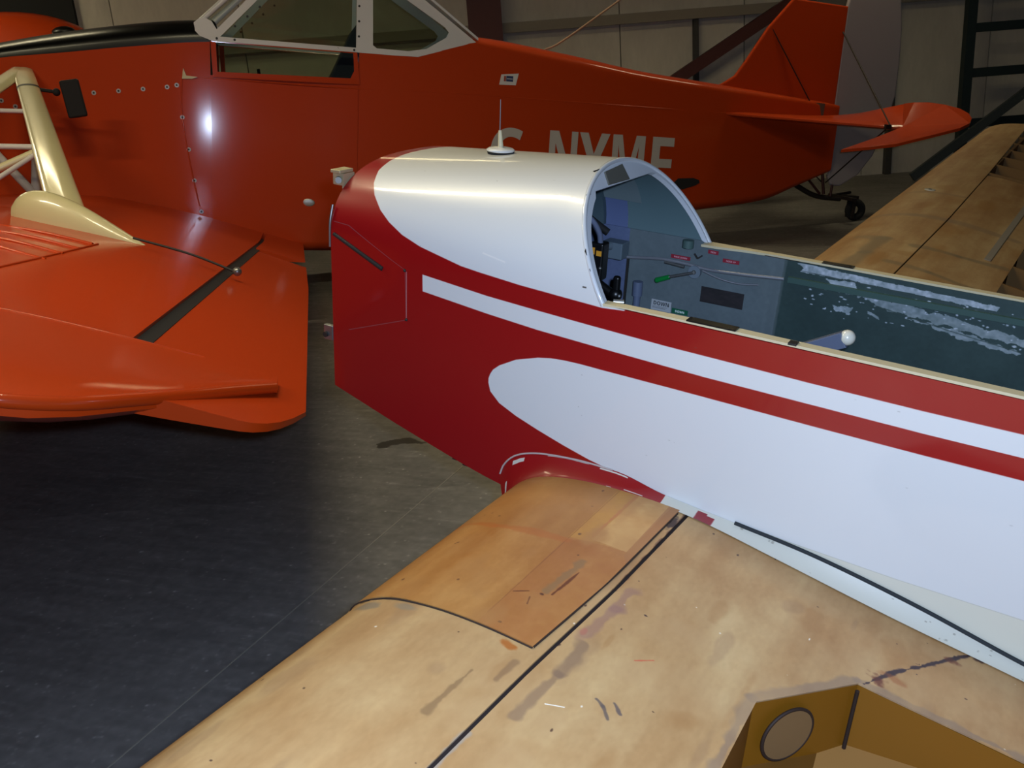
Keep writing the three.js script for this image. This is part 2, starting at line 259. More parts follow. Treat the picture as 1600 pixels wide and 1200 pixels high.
// fin, rudder, tailplane
{
  const fin = [[-1.62, 1.10], [-1.5, 1.165], [-1.42, 1.22], [-1.33, 1.36], [-1.168, 1.639], [-0.963, 1.894], [-0.441, 1.876], [-0.418, 1.0], [-0.385, 0.46], [-1.0, 0.9]];
  const g = plate(fin, 0.024, [], 0.012); g.translate(0, 0, -0.012); mesh('fin', g, M.orange, duster);
  const rud = [[-0.425, 1.885], [-0.40, 1.0], [-0.345, 0.40], [-0.30, 0.33], [-0.22, 0.335], [-0.06, 0.44], [0.06, 0.62], [0.14, 0.86], [0.186, 1.163], [0.17, 1.45], [0.13, 1.75], [0.07, 2.0], [-0.02, 2.14], [-0.2, 2.2], [-0.38, 2.17]];
  const r = plate(rud, 0.02, [], 0.014); r.translate(0, 0, -0.01); mesh('rudder', r, std(0x9a9090, 0.6), duster).userData.label = 'pale grey-white rudder';
  mesh('rudder_post', bar([-0.43, 1.89, 0.0], [-0.37, 0.42, 0.0], 0.016), M.creamGloss, duster);
  // tailplane halves: each a lofted plate from leading edge to hinge, twisted to its trim setting
  for (const s of [1, -1]) {
    const le = t => [lerp(-1.543, -0.428, t), lerp(0.896, 0.879, t), lerp(0.18, 1.12, t)];
    const te = t => [lerp(-0.42, -0.338, t), lerp(0.92, 1.066, t), lerp(0.06, 0.95, t)];
    const f = (k) => (u, v) => { const a = le(u), b = te(u), q = Math.pow(v, 1.5); return [lerp(a[0], b[0], v), lerp(a[1], b[1], q) + k * (0.018 * Math.sin(Math.PI * Math.pow(v, 0.45)) + 0.007), s * lerp(a[2], b[2], v)]; };
    mesh('tailplane', slab(10, 10, f(1), f(-1)), M.orange, duster);
    // elevator: a thin plate with a forward horn, hanging at its rest angle
    const el = [[-0.338, 1.066, 0.95], [-0.25, 1.082, 0.96], [-0.15, 1.09, 1.0], [-0.06, 1.08, 1.09], [0.011, 1.054, 1.2], [0.02, 1.02, 1.3], [-0.006, 0.984, 1.38], [-0.07, 0.945, 1.45], [-0.185, 0.904, 1.5], [-0.45, 0.83, 1.51], [-0.721, 0.752, 1.5], [-0.92, 0.715, 1.46], [-1.121, 0.68, 1.4], [-0.77, 0.78, 1.27], [-0.429, 0.882, 1.12]];
    const tri = THREE.ShapeUtils.triangulateShape(el.map(e => new THREE.Vector2(e[0], e[2])), []), pp = [], q = k => tri.flatMap(t => (k > 0 ? t : [t[0], t[2], t[1]]).flatMap(i => [el[i][0], el[i][1] + k * 0.011, s * el[i][2]]));
    pp.push(...q(1), ...q(-1)); for (let i = 0; i < el.length; i++) { const A = el[i], B = el[(i + 1) % el.length], P = (e, k) => [e[0], e[1] + k * 0.011, s * e[2]]; pp.push(...P(A, 1), ...P(B, 1), ...P(A, -1), ...P(B, 1), ...P(B, -1), ...P(A, -1)); }
    const eg = new THREE.BufferGeometry(); eg.setAttribute('position', new THREE.Float32BufferAttribute(pp, 3)); eg.setAttribute('uv', new THREE.Float32BufferAttribute(new Array(pp.length / 3 * 2).fill(0), 2)); eg.computeVertexNormals();
    mesh('elevator', eg, M.orange, duster);
    const wm = std(0x2a241f, 0.5, { metalness: 0.5 });
    mesh('bracing_wire', bar([-0.445, 1.671, s * 0.02], [-0.52, 0.90, s * 1.08], 0.006), wm, duster);
    mesh('bracing_wire', bar([-1.136, 1.641, s * 0.02], [-0.609, 0.96, s * 0.06], 0.005), wm, duster);
    mesh('bracing_wire', bar([-0.54, 0.86, s * 1.06], [-0.384, 0.348, s * 0.04], 0.006), wm, duster);
    mesh('wire_fitting', box(0.05, 0.035, 0.03, -0.53, 0.885, s * 1.07), wm, duster);
  }
  mesh('control_plate', box(0.10, 0.12, 0.008, -0.58, 0.99, 0.055), std(0x5a4a3c, 0.6), duster);
  // tail wheel on its spring with the steering arms
  const tw = group('tail_wheel', duster);
  const dk = std(0x1d1512, 0.55), red = std(0x3a120c, 0.5);
  mesh('leaf_spring', tube([[-0.72, 0.33, 0], [-0.45, 0.22, 0], [-0.18, 0.20, 0]], 0.024, 8), dk, tw);
  mesh('steering_horn', box(0.05, 0.03, 0.42, -0.16, 0.215, 0), dk, tw);
  mesh('fork', merge([box(0.03, 0.2, 0.014, -0.05, 0.13, 0.05), box(0.03, 0.2, 0.014, -0.05, 0.13, -0.05), box(0.12, 0.03, 0.12, -0.08, 0.225, 0)]), dk, tw);
  const ty = new THREE.TorusGeometry(0.07, 0.035, 10, 24); ty.translate(0, 0.105, 0); mesh('tyre', ty, M.rubber, tw);
  mesh('strut_bracket', merge([bar([-0.44, 0.48, 0.03], [-0.38, 0.24, 0.03], 0.014), bar([-0.60, 0.40, 0.03], [-0.42, 0.24, 0.03], 0.012), bar([-0.30, 0.33, 0.02], [-0.30, 0.22, 0.02], 0.012)]), red, tw);
  mesh('spring_link', bar([-0.20, 0.20, -0.2], [0.06, 0.25, -0.22], 0.014), dk, tw);
}
// registration letters, sticker, handle, fasteners
{
  const font = await new FontLoader().loadAsync('fonts/droid/droid_sans_bold.typeface.json');
  const grey = std(0xc2bab0, 0.5);
  for (const [ch, x0, x1] of [['G', -3.67, -3.40], ['-', -3.37, -3.22], ['N', -3.165, -2.915], ['Y', -2.90, -2.625], ['M', -2.595, -2.295], ['F', -2.225, -2.02]]) {
    const g = new TextGeometry(ch, { font, size: 0.42, depth: 0.003, curveSegments: 8 }); g.computeBoundingBox(); const b = g.boundingBox;
    const top = ch === '-' ? 0.46 : 0.665, h = ch === '-' ? 0.06 : 0.42;
    g.translate(-b.min.x, -b.max.y, 0); g.scale((x1 - x0) / (b.max.x - b.min.x), h / (b.max.y - b.min.y), 1);
    const p = g.attributes.position; for (let i = 0; i < p.count; i++) { const x = x0 + p.getX(i); p.setXYZ(i, x, top + p.getY(i), dZ(x, top + p.getY(i)) + 0.001 + p.getZ(i)); } g.computeVertexNormals();
    mesh('registration_letter', g, grey, duster).userData.label = 'pale grey letter ' + (ch === '-' ? 'dash' : ch);
  }
  const st = canvasTex(128, 80, 0, 1, 0, 1, (g) => { g.fillStyle = '#d9d4cc'; g.fillRect(0, 0, 128, 80); g.fillStyle = '#9c3a22'; g.fillRect(30, 22, 14, 34); g.fillStyle = '#2a3560'; g.fillRect(46, 20, 46, 36); g.fillStyle = '#cfcac4'; g.fillRect(50, 36, 38, 5); });
  const sg = plate([[-3.61, 1.075], [-3.465, 1.092], [-3.485, 1.0], [-3.625, 0.995]], 0.002); { const p = sg.attributes.position, uv = sg.attributes.uv; for (let i = 0; i < p.count; i++) { const x = p.getX(i); uv.setXY(i, (x + 3.625) / 0.16, (p.getY(i) - 0.995) / 0.097); p.setZ(i, p.getZ(i) + dZ(x, p.getY(i)) + 0.001); } }
  mesh('sticker', sg, std(0xffffff, 0.5, { map: st }), duster).userData.label = 'small white sticker with red and blue print';
  const ph = plate([[-1.985, 0.29], [-1.95, 0.325], [-1.80, 0.335], [-1.745, 0.32], [-1.735, 0.295], [-1.78, 0.27], [-1.9, 0.232], [-1.97, 0.245]], 0.004); { const p = ph.attributes.position; for (let i = 0; i < p.count; i++) p.setZ(i, p.getZ(i) + dZ(p.getX(i), p.getY(i)) + 0.001); }
  mesh('lift_handle_hole', ph, std(0x1c1a18, 0.8), duster);
  for (const [x, y] of [[-7.28, 0.627], [-6.662, 0.723], [-6.493, 0.748], [-6.324, 0.773], [-6.157, 0.799], [-6.089, 0.817], [-6.056, 0.59], [-6.017, 0.358], [-5.982, 0.13], [-5.937, -0.102], [-7.19, 0.593], [-7.24, 0.31]]) {
    const g = group('panel_fastener', duster); g.position.set(x, y, dZ(x, y));
    const c = new THREE.CylinderGeometry(0.016, 0.017, 0.006, 16); c.rotateX(Math.PI / 2); mesh('washer', c, M.alu, g);
    const d = new THREE.CylinderGeometry(0.007, 0.007, 0.004, 10); d.rotateX(Math.PI / 2); d.translate(0, 0, 0.004); mesh('screw_head', d, M.dark, g);
  }
  const cl = new THREE.SphereGeometry(0.05, 18, 8); cl.scale(1, 0.62, 0.12); cl.translate(-5.131, -0.007, dZ(-5.131, 0)); mesh('latch_plate', cl, M.alu, duster);
  // panel joint lines of the nose side: thin raised lap edges
  const lap = (pts, r = 0.005) => mesh('panel_lap', tube(pts.map(([x, y]) => [x, y, dZ(x, y) - 0.001]), r, 6, 30), M.orange, duster);
  lap([[-6.05, 0.90], [-6.06, 0.66], [-6.04, 0.45], [-6.0, 0.2], [-5.95, -0.06]], 0.006);
  mesh('side_handle', (() => { const g = plate([[-6.04, 0.94], [-6.02, 0.89], [-5.94, 0.885], [-5.98, 0.87], [-6.05, 0.865]], 0.012); g.translate(0, 0, dZ(-6, 0.9)); return g; })(), M.creamGloss, duster);
  mesh('aerial', tube([[-3.18, 1.31, 0], [-3.10, 1.345, 0], [-2.5, 1.80, 0], [-2.1, 2.1, 0]], 0.008, 8), std(0xa8866a, 0.6), duster);
}
// wings: upper profile and dihedral
const aX = [-7.80, -7.74, -7.6, -7.35, -7.0, -6.7, -6.35, -6.0, -5.75, -5.53, -5.3, -5.17], aY = [-0.22, -0.13, -0.08, -0.045, -0.02, -0.02, -0.06, -0.125, -0.185, -0.245, -0.305, -0.338];
const aUp = stab(aX, aY); const aLo = stab([-7.80, -7.7, -7.4, -6.5, -5.17], [-0.22, -0.29, -0.32, -0.33, -0.345]);
const DIH = 4 * Math.PI / 180;
const wPos = (x, y, s0, sd) => { const s = sd < 0 ? s0 * 0.36 : s0; return [x, y + s * Math.sin(DIH), sd * (0.40 + s * Math.cos(DIH))]; }; // the far wing is a short stub
const tipS = stab([-7.8, -7.5, -7.0, -6.4, -5.8, -5.6, -5.45, -5.29, -5.17], [5.1, 5.45, 5.66, 5.72, 5.64, 5.44, 5.24, 5.04, 4.95]);
const strip = s => tab([0.8, 4.92, 6], [-5.48, -5.70, -5.75], s);
for (const sd of [1, -1]) {
  const wg = group('wing', duster); wg.userData.label = sd > 0 ? 'near orange wing with aileron' : 'far orange wing';
  const up = (x, s, o = 0) => [...wPos(x, aUp(x) + o, s, sd), x, s], lo = (x, s, o = 0) => [...wPos(x, aLo(x) + o, s, sd), x, s];
  const xl = (u, x1) => -7.8 + (x1 + 7.8) * Math.pow(u, 1.6);
  // main panel (leading edge to aileron gap), solid
  mesh('main_panel', slab(46, 20, (u, v) => { const s = v * 4.92; return up(xl(u, strip(s)), s); }, (u, v) => { const s = v * 4.92; return lo(xl(u, strip(s)), s); }), M.orange, wg);
  // tip panel, lapped a little above the main panel at the joint
  const tipEdge = x => tipS(x);
  mesh('tip_panel', slab(46, 14, (u, v) => { const x = xl(u, -5.29), s = lerp(4.915, tipEdge(x), v), k = 1 - Math.pow(v, 8); return [...wPos(x, lerp(lerp(aUp(x), aLo(x), 0.2), aUp(x) + 0.004, k), s, sd), x, s]; }, (u, v) => { const x = xl(u, -5.29), s = lerp(4.915, tipEdge(x), v), k = 1 - Math.pow(v, 6); return [...wPos(x, lerp(lerp(aUp(x), aLo(x), 0.3) - 0.01, aLo(x), 1 - Math.pow(v, 3)), s, sd), x, s]; }), M.orange, wg);
  const lip = []; for (let i = 0; i <= 24; i++) { const x = lerp(-7.78, -5.30, i / 24); lip.push(wPos(x, lerp(aUp(x), aLo(x), 0.16) , tipEdge(x) - 0.004, sd)); }
  mesh('joint_bead', tube([-6.9, -6.4, -6.0, -5.75, -5.6, -5.5].map(x => wPos(x, aUp(x) + 0.003, 4.915, sd)), 0.004, 6, 30), M.orange, wg);
  mesh('tip_bow', tube(lip, 0.017, 12, 90), M.orange, wg);
  // trailing surfaces: inboard flap and aileron, behind a gap
  mesh('flap', slab(8, 8, (u, v) => { const s = lerp(0.02, 1.35, v); return up(lerp(strip(s) + 0.025, -5.17, u), s); }, (u, v) => { const s = lerp(0.02, 1.35, v); return lo(lerp(strip(s) + 0.025, -5.17, u), s); }), M.orange, wg);
  const ail = group('aileron', wg);
  const aE = u => 5.40 - 0.26 * Math.pow(Math.max(0, (u - 0.6) / 0.4), 2.5); const aTE = s => tab([1.4, 2.5, 5.4], [-5.165, -5.165, -5.215], s);
  const droop = u => -0.012 - 0.02 * u;
  const ag = slab(14, 26, (u, v) => { const s = lerp(1.42, aE(u), v), x = lerp(strip(Math.min(s, 4.92)) + 0.035, aTE(s), u); return up(x, s, droop(u)); }, (u, v) => { const s = lerp(1.42, aE(u), v), x = lerp(strip(Math.min(s, 4.92)) + 0.035, aTE(s), u); return [...wPos(x, aUp(x) + droop(u) - lerp(0.06, 0.012, u), s, sd), x, s]; });
  mesh('aileron', ag, M.orange, wg); wg.remove(ail);
  const gapG = slab(2, 30, (u, v) => { const s = lerp(0.5, 4.9, v), x = strip(s) + lerp(-0.004, 0.045, u); return up(x, s, -0.010); }, (u, v) => { const s = lerp(0.5, 4.9, v), x = strip(s) + lerp(-0.004, 0.045, u); return up(x, s, -0.03); });
  mesh('gap_seal', gapG, std(0x0f0d12, 0.8), wg).userData.label = 'black strip in the aileron gap';
  mesh('aileron_rod', tube([wPos(-6.0, aUp(-6.0) + 0.04, 2.88, sd), wPos(-5.72, aUp(-5.72) + 0.045, 2.98, sd), wPos(-5.51, aUp(-5.51) + 0.03, 3.05, sd)], 0.006, 8), M.dark, wg);
  mesh('rod_end', new THREE.SphereGeometry(0.022, 12, 8).translate(...wPos(-5.51, aUp(-5.51) + 0.035, 3.05, sd)), M.steel, wg);
  // strut fairing on the upper skin
  const fx0 = -6.62, fx1 = -5.95, fs = 2.62;
  mesh('strut_fairing', grid(28, 16, (u, v) => { const x = lerp(fx0, fx1, u), sh = Math.pow(Math.sin(Math.PI * Math.pow(Math.min(1, u * 0.98 + 0.02), 0.72)), 0.6), wv = 0.10 * sh, a = v * Math.PI; return [...wPos(x, aUp(x) - 0.01 + Math.sin(a) * 0.20 * Math.pow(sh, 1.2) * (1 - 0.6 * u), fs + lerp(-0.10, 0.12, u) - Math.cos(a) * wv, sd), u, v]; }, sd > 0), M.creamGloss, wg);
  // struts: rear and front leg from the upper fuselage to the spars, streamlined
  const strutLeg = (a, b, c0, c1) => { const A = V(...a), B = V(...b), d = B.clone().sub(A).normalize(), ch = V(1, 0, 0).sub(d.clone().multiplyScalar(d.x)).normalize(), th = d.clone().cross(ch).normalize(); return grid(10, 28, (u, v) => { const P = A.clone().lerp(B, u), t = v * Math.PI * 2, c = lerp(c0, c1, u); P.addScaledVector(ch, Math.cos(t) * c).addScaledVector(th, Math.sin(t) * c * 0.42); return [P.x, P.y, P.z, u, v]; }); };
  const top = [-7.12, 0.84, sd * 0.50], foot = wPos(-6.36, aUp(-6.36) + 0.06, 2.55, sd), foot2 = wPos(-7.5, aUp(-7.5) + 0.02, 2.55, sd);
  mesh('rear_strut', strutLeg(top, foot, 0.066, 0.088), M.creamGloss, wg);
  mesh('front_strut', strutLeg([-7.14, 0.84, sd * 0.50], foot2, 0.066, 0.08), M.creamGloss, wg);
  const mid = (a, b, t) => a.map((q, i) => lerp(q, b[i], t));
  const jw = std(0xc9c2bd, 0.5), jp = mid(top, foot, 0.62), jq = mid(top, foot2, 0.62);
  mesh('jury_strut', bar(jp, jq, 0.016), jw, wg);
  mesh('jury_strut', bar(mid(top, foot, 0.36), mid(top, foot2, 0.36), 0.014), jw, wg);
  mesh('jury_strut', bar(jp, wPos(-7.3, aUp(-7.3), 1.85, sd), 0.022), M.creamGloss, wg);
  mesh('jury_strut', bar(jp, wPos(-7.0, aUp(-7.0), 2.2, sd), 0.014), jw, wg);
  mesh('jury_strut', bar([-7.05, 0.45, sd * 0.52], wPos(-7.02, aUp(-7.02), 0.42, sd), 0.035), jw, wg);
  mesh('jury_strut', bar([-7.5, 0.45, sd * 0.52], wPos(-7.02, aUp(-7.02), 0.44, sd), 0.030), jw, wg);
  if (sd > 0) {
    // ribbed panel on the wing ahead of the fairing: beads pressed in the skin
    for (let i = 0; i < 4; i++) { const s = 3.12 + i * 0.23; mesh('skin_bead', tube([wPos(-6.13 - i * 0.012, aUp(-6.13) + 0.001, s + 0.04, sd), wPos(-6.4, aUp(-6.4) + 0.001, s - 0.05, sd), wPos(-6.9, aUp(-6.9) + 0.001, s - 0.2, sd)], 0.010, 8, 20), M.orange, wg); }
    mesh('panel_lap', tube([wPos(-6.12, aUp(-6.12), 3.1, sd), wPos(-6.17, aUp(-6.17), 3.7, sd), wPos(-6.22, aUp(-6.22), 4.25, sd)], 0.006, 6, 20), M.orange, wg);
    const mir = group('tow_mirror', duster);
    const cp = mid(top, foot, 0.16), cl2 = mid(top, foot, 0.175);
    mesh('clamp_band', (() => { const g = strutLeg(cp, cl2, 0.072, 0.073); return g; })(), M.dark, mir);
    const hand = [cp[0] + 0.20, cp[1] - 0.015, cp[2] + 0.02];
    mesh('arm', bar([cp[0] + 0.05, cp[1] - 0.005, cp[2]], hand, 0.012), M.blackMat, mir);
    mesh('pivot', new THREE.SphereGeometry(0.026, 12, 8).translate(hand[0] - 0.02, hand[1], hand[2]), M.blackMat, mir);
    const mb = new RoundedBoxGeometry(0.125, 0.25, 0.04, 3, 0.016); mb.rotateZ(0.20); mb.translate(hand[0] + 0.085, hand[1] - 0.035, hand[2]); mesh('mirror_housing', mb, M.blackMat, mir);
  }
}

// steel staging against the back wall, and another orange aircraft behind the nose
{
  const stg = group('steel_staging'); tag(stg, 'dark blue-grey steel staging with cross beams at the back wall', 'staging'); const sm = std(0x1c2a2c, 0.6), z = -11.2;
  for (const x of [5.52, 8.2]) mesh('upright', box(0.105, 2.9, 0.1, x, 1.45, z), sm, stg);
  for (const y of [2.35, 1.68, 1.19, 0.62]) mesh('cross_beam', box(2.6, 0.10, 0.07, 6.86, y, z + (y === 0.62 ? -0.06 : 0)), sm, stg);
  mesh('diagonal_brace', beam([4.92, 0.06, z + 0.1], [7.3, 1.72, z + 0.1], 0.05, 0.10), std(0x3b4244, 0.6), stg);
  for (const x of [5.52, 8.2]) mesh('foot_plate', box(0.25, 0.02, 0.25, x, 0.01, z), sm, stg);
  const of = group('orange_fuselage'); tag(of, 'rounded orange fuselage top showing behind the black nose panel', 'aircraft'); of.position.set(-5.35, 0, -11.25);
  mesh('body', grid(24, 28, (u, v) => { const x = lerp(-2.6, 1.12, u), k = Math.pow(Math.max(0, 1 - Math.pow(Math.max(0, (x + 0.2) / 1.32), 2.2)), 0.5), a = v * Math.PI * 2; return [x, 1.72 + Math.sin(a) * (0.30 + 0.62 * k) * (u > 0.999 ? 0.96 : 1), Math.cos(a) * (0.12 + 0.36 * k)]; }), M.orange, of);
  mesh('intake', (() => { const g = new THREE.SphereGeometry(0.13, 20, 10); g.scale(1, 0.5, 0.7); g.translate(0.72, 2.36, 0.2); return g; })(), M.black, of);
  for (const x of [-1.6, 0.3]) { mesh('leg', bar([x, 1.0, 0.2], [x, 0.2, 0.4], 0.04), M.dark, of); const t = new THREE.TorusGeometry(0.16, 0.06, 10, 24); t.translate(x, 0.22, 0.46); mesh('tyre', t, M.rubber, of); }
}
// ================================================================== RED AND WHITE AIRCRAFT
class Raster { // a colour map painted in metres over [x0,x1] x [y0,y1]
  constructor(W, H, x0, x1, y0, y1, base) { Object.assign(this, { W, H, x0, x1, y0, y1 }); this.d = new Float32Array(W * H * 3); for (let j = 0; j < H; j++) for (let i = 0; i < W; i++) { const c = base(x0 + (i + .5) / W * (x1 - x0), y0 + (j + .5) / H * (y1 - y0)), k = (j * W + i) * 3; this.d[k] = c[0]; this.d[k + 1] = c[1]; this.d[k + 2] = c[2]; } }
  each(xa, xb, ya, yb, fn) { const { W, H, x0, x1, y0, y1 } = this, sx = W / (x1 - x0), sy = H / (y1 - y0); for (let j = Math.max(0, Math.floor((ya - y0) * sy)); j < Math.min(H, Math.ceil((yb - y0) * sy)); j++) for (let i = Math.max(0, Math.floor((xa - x0) * sx)); i < Math.min(W, Math.ceil((xb - x0) * sx)); i++) { const x = x0 + (i + .5) / sx, y = y0 + (j + .5) / sy, r = fn(x, y); if (r) { const k = (j * W + i) * 3, a = Math.min(1, r[3]); for (let c = 0; c < 3; c++) this.d[k + c] = lerp(this.d[k + c], r[c], a); } } }
  stroke(pts, w, col, al = 1, jit = 0.5, fr = 60) { for (let q = 1; q < pts.length; q++) { const [ax, ay] = pts[q - 1], [bx, by] = pts[q], dx = bx - ax, dy = by - ay, L2 = dx * dx + dy * dy || 1e-9, m = w * 2.2; this.each(Math.min(ax, bx) - m, Math.max(ax, bx) + m, Math.min(ay, by) - m, Math.max(ay, by) + m, (x, y) => { const t = Math.max(0, Math.min(1, ((x - ax) * dx + (y - ay) * dy) / L2)), e = Math.hypot(x - ax - t * dx, y - ay - t * dy), ww = w * (1 + jit * 2 * (fbm(x * fr, y * fr, 3) - .5)); const a = al * Math.max(0, Math.min(1, (ww - e) / (ww * 0.5 + 1e-6))); return a > 0 ? [...col, a] : null; }); } return this; }
  poly(pts, col, al = 1, soft = 0, fr = 30) { const xs = pts.map(p => p[0]), ys = pts.map(p => p[1]); this.each(Math.min(...xs), Math.max(...xs), Math.min(...ys), Math.max(...ys), (x, y) => { const n = soft ? (fbm(x * fr, y * fr, 3) - .5) * soft : 0, X = x + n, Y = y + n * 0.7; let ins = false; for (let i = 0, j = pts.length - 1; i < pts.length; j = i++) { const [xi, yi] = pts[i], [xj, yj] = pts[j]; if ((yi > Y) !== (yj > Y) && X < (xj - xi) * (Y - yi) / (yj - yi) + xi) ins = !ins; } return ins ? [...col, al * (soft ? 0.75 + 0.5 * (fbm(x * fr * 2 + 9, y * fr * 2, 2) - .5) : 1)] : null; }); return this; }
  blot(x, y, rx, ry, col, al = 0.5, fr = 25) { this.each(x - rx * 1.5, x + rx * 1.5, y - ry * 1.5, y + ry * 1.5, (X, Y) => { const e = Math.hypot((X - x) / rx, (Y - y) / ry) + (fbm(X * fr + x * 31, Y * fr, 3) - .5) * 1.3; return e < 1 ? [...col, al * Math.min(1, (1 - e) * 2.2)] : null; }); return this; }
  chips(xa, xb, ya, yb, col, thr, fx, fy) { this.each(xa, xb, ya, yb, (x, y) => { const n = fbm(x * fx, y * fy, 4); return n > thr ? [...col, Math.min(1, (n - thr) * 40)] : null; }); return this; }
  tex() { const { W, H, d } = this, u = new Uint8Array(W * H * 4); for (let i = 0; i < W * H; i++) { for (let c = 0; c < 3; c++) u[i * 4 + c] = Math.max(0, Math.min(255, d[i * 3 + c])); u[i * 4 + 3] = 255; } const t = new THREE.DataTexture(u, W, H); t.colorSpace = THREE.SRGBColorSpace; t.magFilter = THREE.LinearFilter; t.minFilter = THREE.LinearMipmapLinearFilter; t.generateMipmaps = true; t.wrapS = t.wrapT = THREE.MirroredRepeatWrapping; t.needsUpdate = true; return t; }
}
const plane = group('red_white_aircraft');
tag(plane, 'small red and white aircraft with open cockpit and bare plywood wings', 'aircraft');
plane.applyMatrix4(basis([0.8387334857, -0.1391731010, 0.5264570144], [0.1178763042, 0.9902680687, 0.0739887082], [-0.5316308089, 0, 0.8469761998], [0.3747258386, 1.1447068518, -2.1397540666]));
const HW = 0.332, XF = -0.726, RAKE = 31 * Math.PI / 180, tr = Math.tan(RAKE);
const RED = '#960a0e', WHITE = '#d9d9d7';
// outer paint, in metres along the fuselage (x) and around the section (s: side below 0, deck 0 .. 0.42 to the top)
const paintTex = canvasTex(2048, 1024, -0.8, 1.8, -0.62, 0.42, (g, X, Y, k) => {
  g.fillStyle = RED; g.fillRect(0, 0, 2048, 1024);
  const fill = (pts, c) => { g.fillStyle = c; g.beginPath(); pts.forEach((p, i) => i ? g.lineTo(X(p[0]), Y(p[1])) : g.moveTo(X(p[0]), Y(p[1]))); g.closePath(); g.fill(); };
  const line = (pts, c, w) => { g.strokeStyle = c; g.lineWidth = w * k; g.beginPath(); pts.forEach((p, i) => i ? g.lineTo(X(p[0]), Y(p[1])) : g.moveTo(X(p[0]), Y(p[1]))); g.stroke(); };
  fill([[-0.690, 0.43], [-0.688, 0.336], [-0.682, 0.269], [-0.673, 0.217], [-0.652, 0.169], [-0.629, 0.137], [-0.594, 0.103], [-0.56, 0.08], [-0.518, 0.059], [-0.465, 0.042], [-0.411, 0.031], [-0.351, 0.019], [-0.3, 0.014], [-0.198, 0.006], [-0.098, 0.001], [0, -0.004], [0.05, 0.0], [0.05, 0.43]], WHITE);
  fill([[-0.455, -0.018], [-0.281, -0.034], [-0.151, -0.041], [-0.027, -0.047], [0.146, -0.054], [0.279, -0.057], [0.429, -0.061], [0.634, -0.064], [1.8, -0.064], [1.8, -0.106], [0.643, -0.106], [0.436, -0.103], [0.233, -0.100], [0.036, -0.093], [-0.148, -0.085], [-0.279, -0.075], [-0.454, -0.058]], WHITE);
  fill([[1.8, -0.147], [0.651, -0.147], [0.444, -0.145], [0.184, -0.141], [0.011, -0.139], [-0.04, -0.138], [-0.081, -0.139], [-0.112, -0.142], [-0.143, -0.148], [-0.198, -0.166], [-0.24, -0.19], [-0.256, -0.204], [-0.263, -0.216], [-0.267, -0.228], [-0.267, -0.239], [-0.261, -0.259], [-0.236, -0.282], [-0.19, -0.302], [-0.132, -0.321], [-0.065, -0.34], [0, -0.356], [0.094, -0.372], [0.185, -0.386], [0.2, -0.62], [1.8, -0.62]], WHITE);
  fill([[0.36, -0.398], [0.462, -0.404], [0.659, -0.411], [0.88, -0.413], [1.8, -0.43], [1.8, -0.62], [0.36, -0.62]], '#d6d3c2');
  line([[0.35, -0.397], [0.462, -0.404], [0.659, -0.411], [0.88, -0.413]], '#b5b3a4', 0.0012);
  line([[-0.72, 0.060], [-0.674, 0.057], [-0.504, -0.017], [-0.5, -0.138], [-0.676, -0.201]], '#8a5a5c', 0.0016);
  line([[-0.5, -0.02], [-0.5, -0.136]], '#b98e90', 0.0018);
  // scuffs and stone chips
  g.fillStyle = '#7a7670'; for (let i = 0; i < 26; i++) { const x = X(-0.6 + rnd() * 1.6), y = Y(-0.38 + rnd() * 0.7); g.globalAlpha = 0.15 + 0.35 * rnd(); g.fillRect(x, y, 1 + rnd() * 3, 1 + rnd() * 1.2); } g.globalAlpha = 1;
  g.strokeStyle = '#ece9e2'; g.globalAlpha = 0.8; g.lineWidth = 3; g.beginPath(); g.moveTo(X(-0.30), Y(0.055)); g.lineTo(X(-0.24), Y(0.045)); g.stroke(); g.globalAlpha = 1;
  g.fillStyle = '#5a5650'; for (const [x, s] of [[-0.105, 0.215], [-0.10, 0.19], [-0.02, 0.055], [-0.05, 0.03]]) g.fillRect(X(x), Y(s), 7, 3);
});
const hullMat = gloss(0xffffff, 0.35, { map: paintTex, clearcoat: 0.7, clearcoatRoughness: 0.08 });
const puv = (x, s) => [(x + 0.8) / 2.6, (s + 0.62) / 1.04];
const dkH = x => { const t = Math.max(0, Math.min(1.35, (x + 0.726) / 0.586)); return [lerp(0.197, 0.243, t), lerp(2.7, 2.02, Math.min(1, t))]; };
function deckPt(x, th, off = 0) { // th: 0 port base .. PI starboard base
  const [h, n] = dkH(x), c = Math.cos(th), s = Math.sin(th), w = HW - off, hh = h - off;
  return [x, hh * Math.pow(Math.abs(s), 2 / n), w * Math.sign(c) * Math.pow(Math.abs(c), 2 / n)];
}
const deckEnd = (th, off = 0) => { let x = 0; for (let i = 0; i < 12; i++) x = -tr * deckPt(x, th, off)[1]; return x; };
const botY = stab([-0.726, -0.47, -0.227, 0.1, 0.6, 1.3, 1.8], [-0.362, -0.433, -0.489, -0.53, -0.53, -0.48, -0.43]);
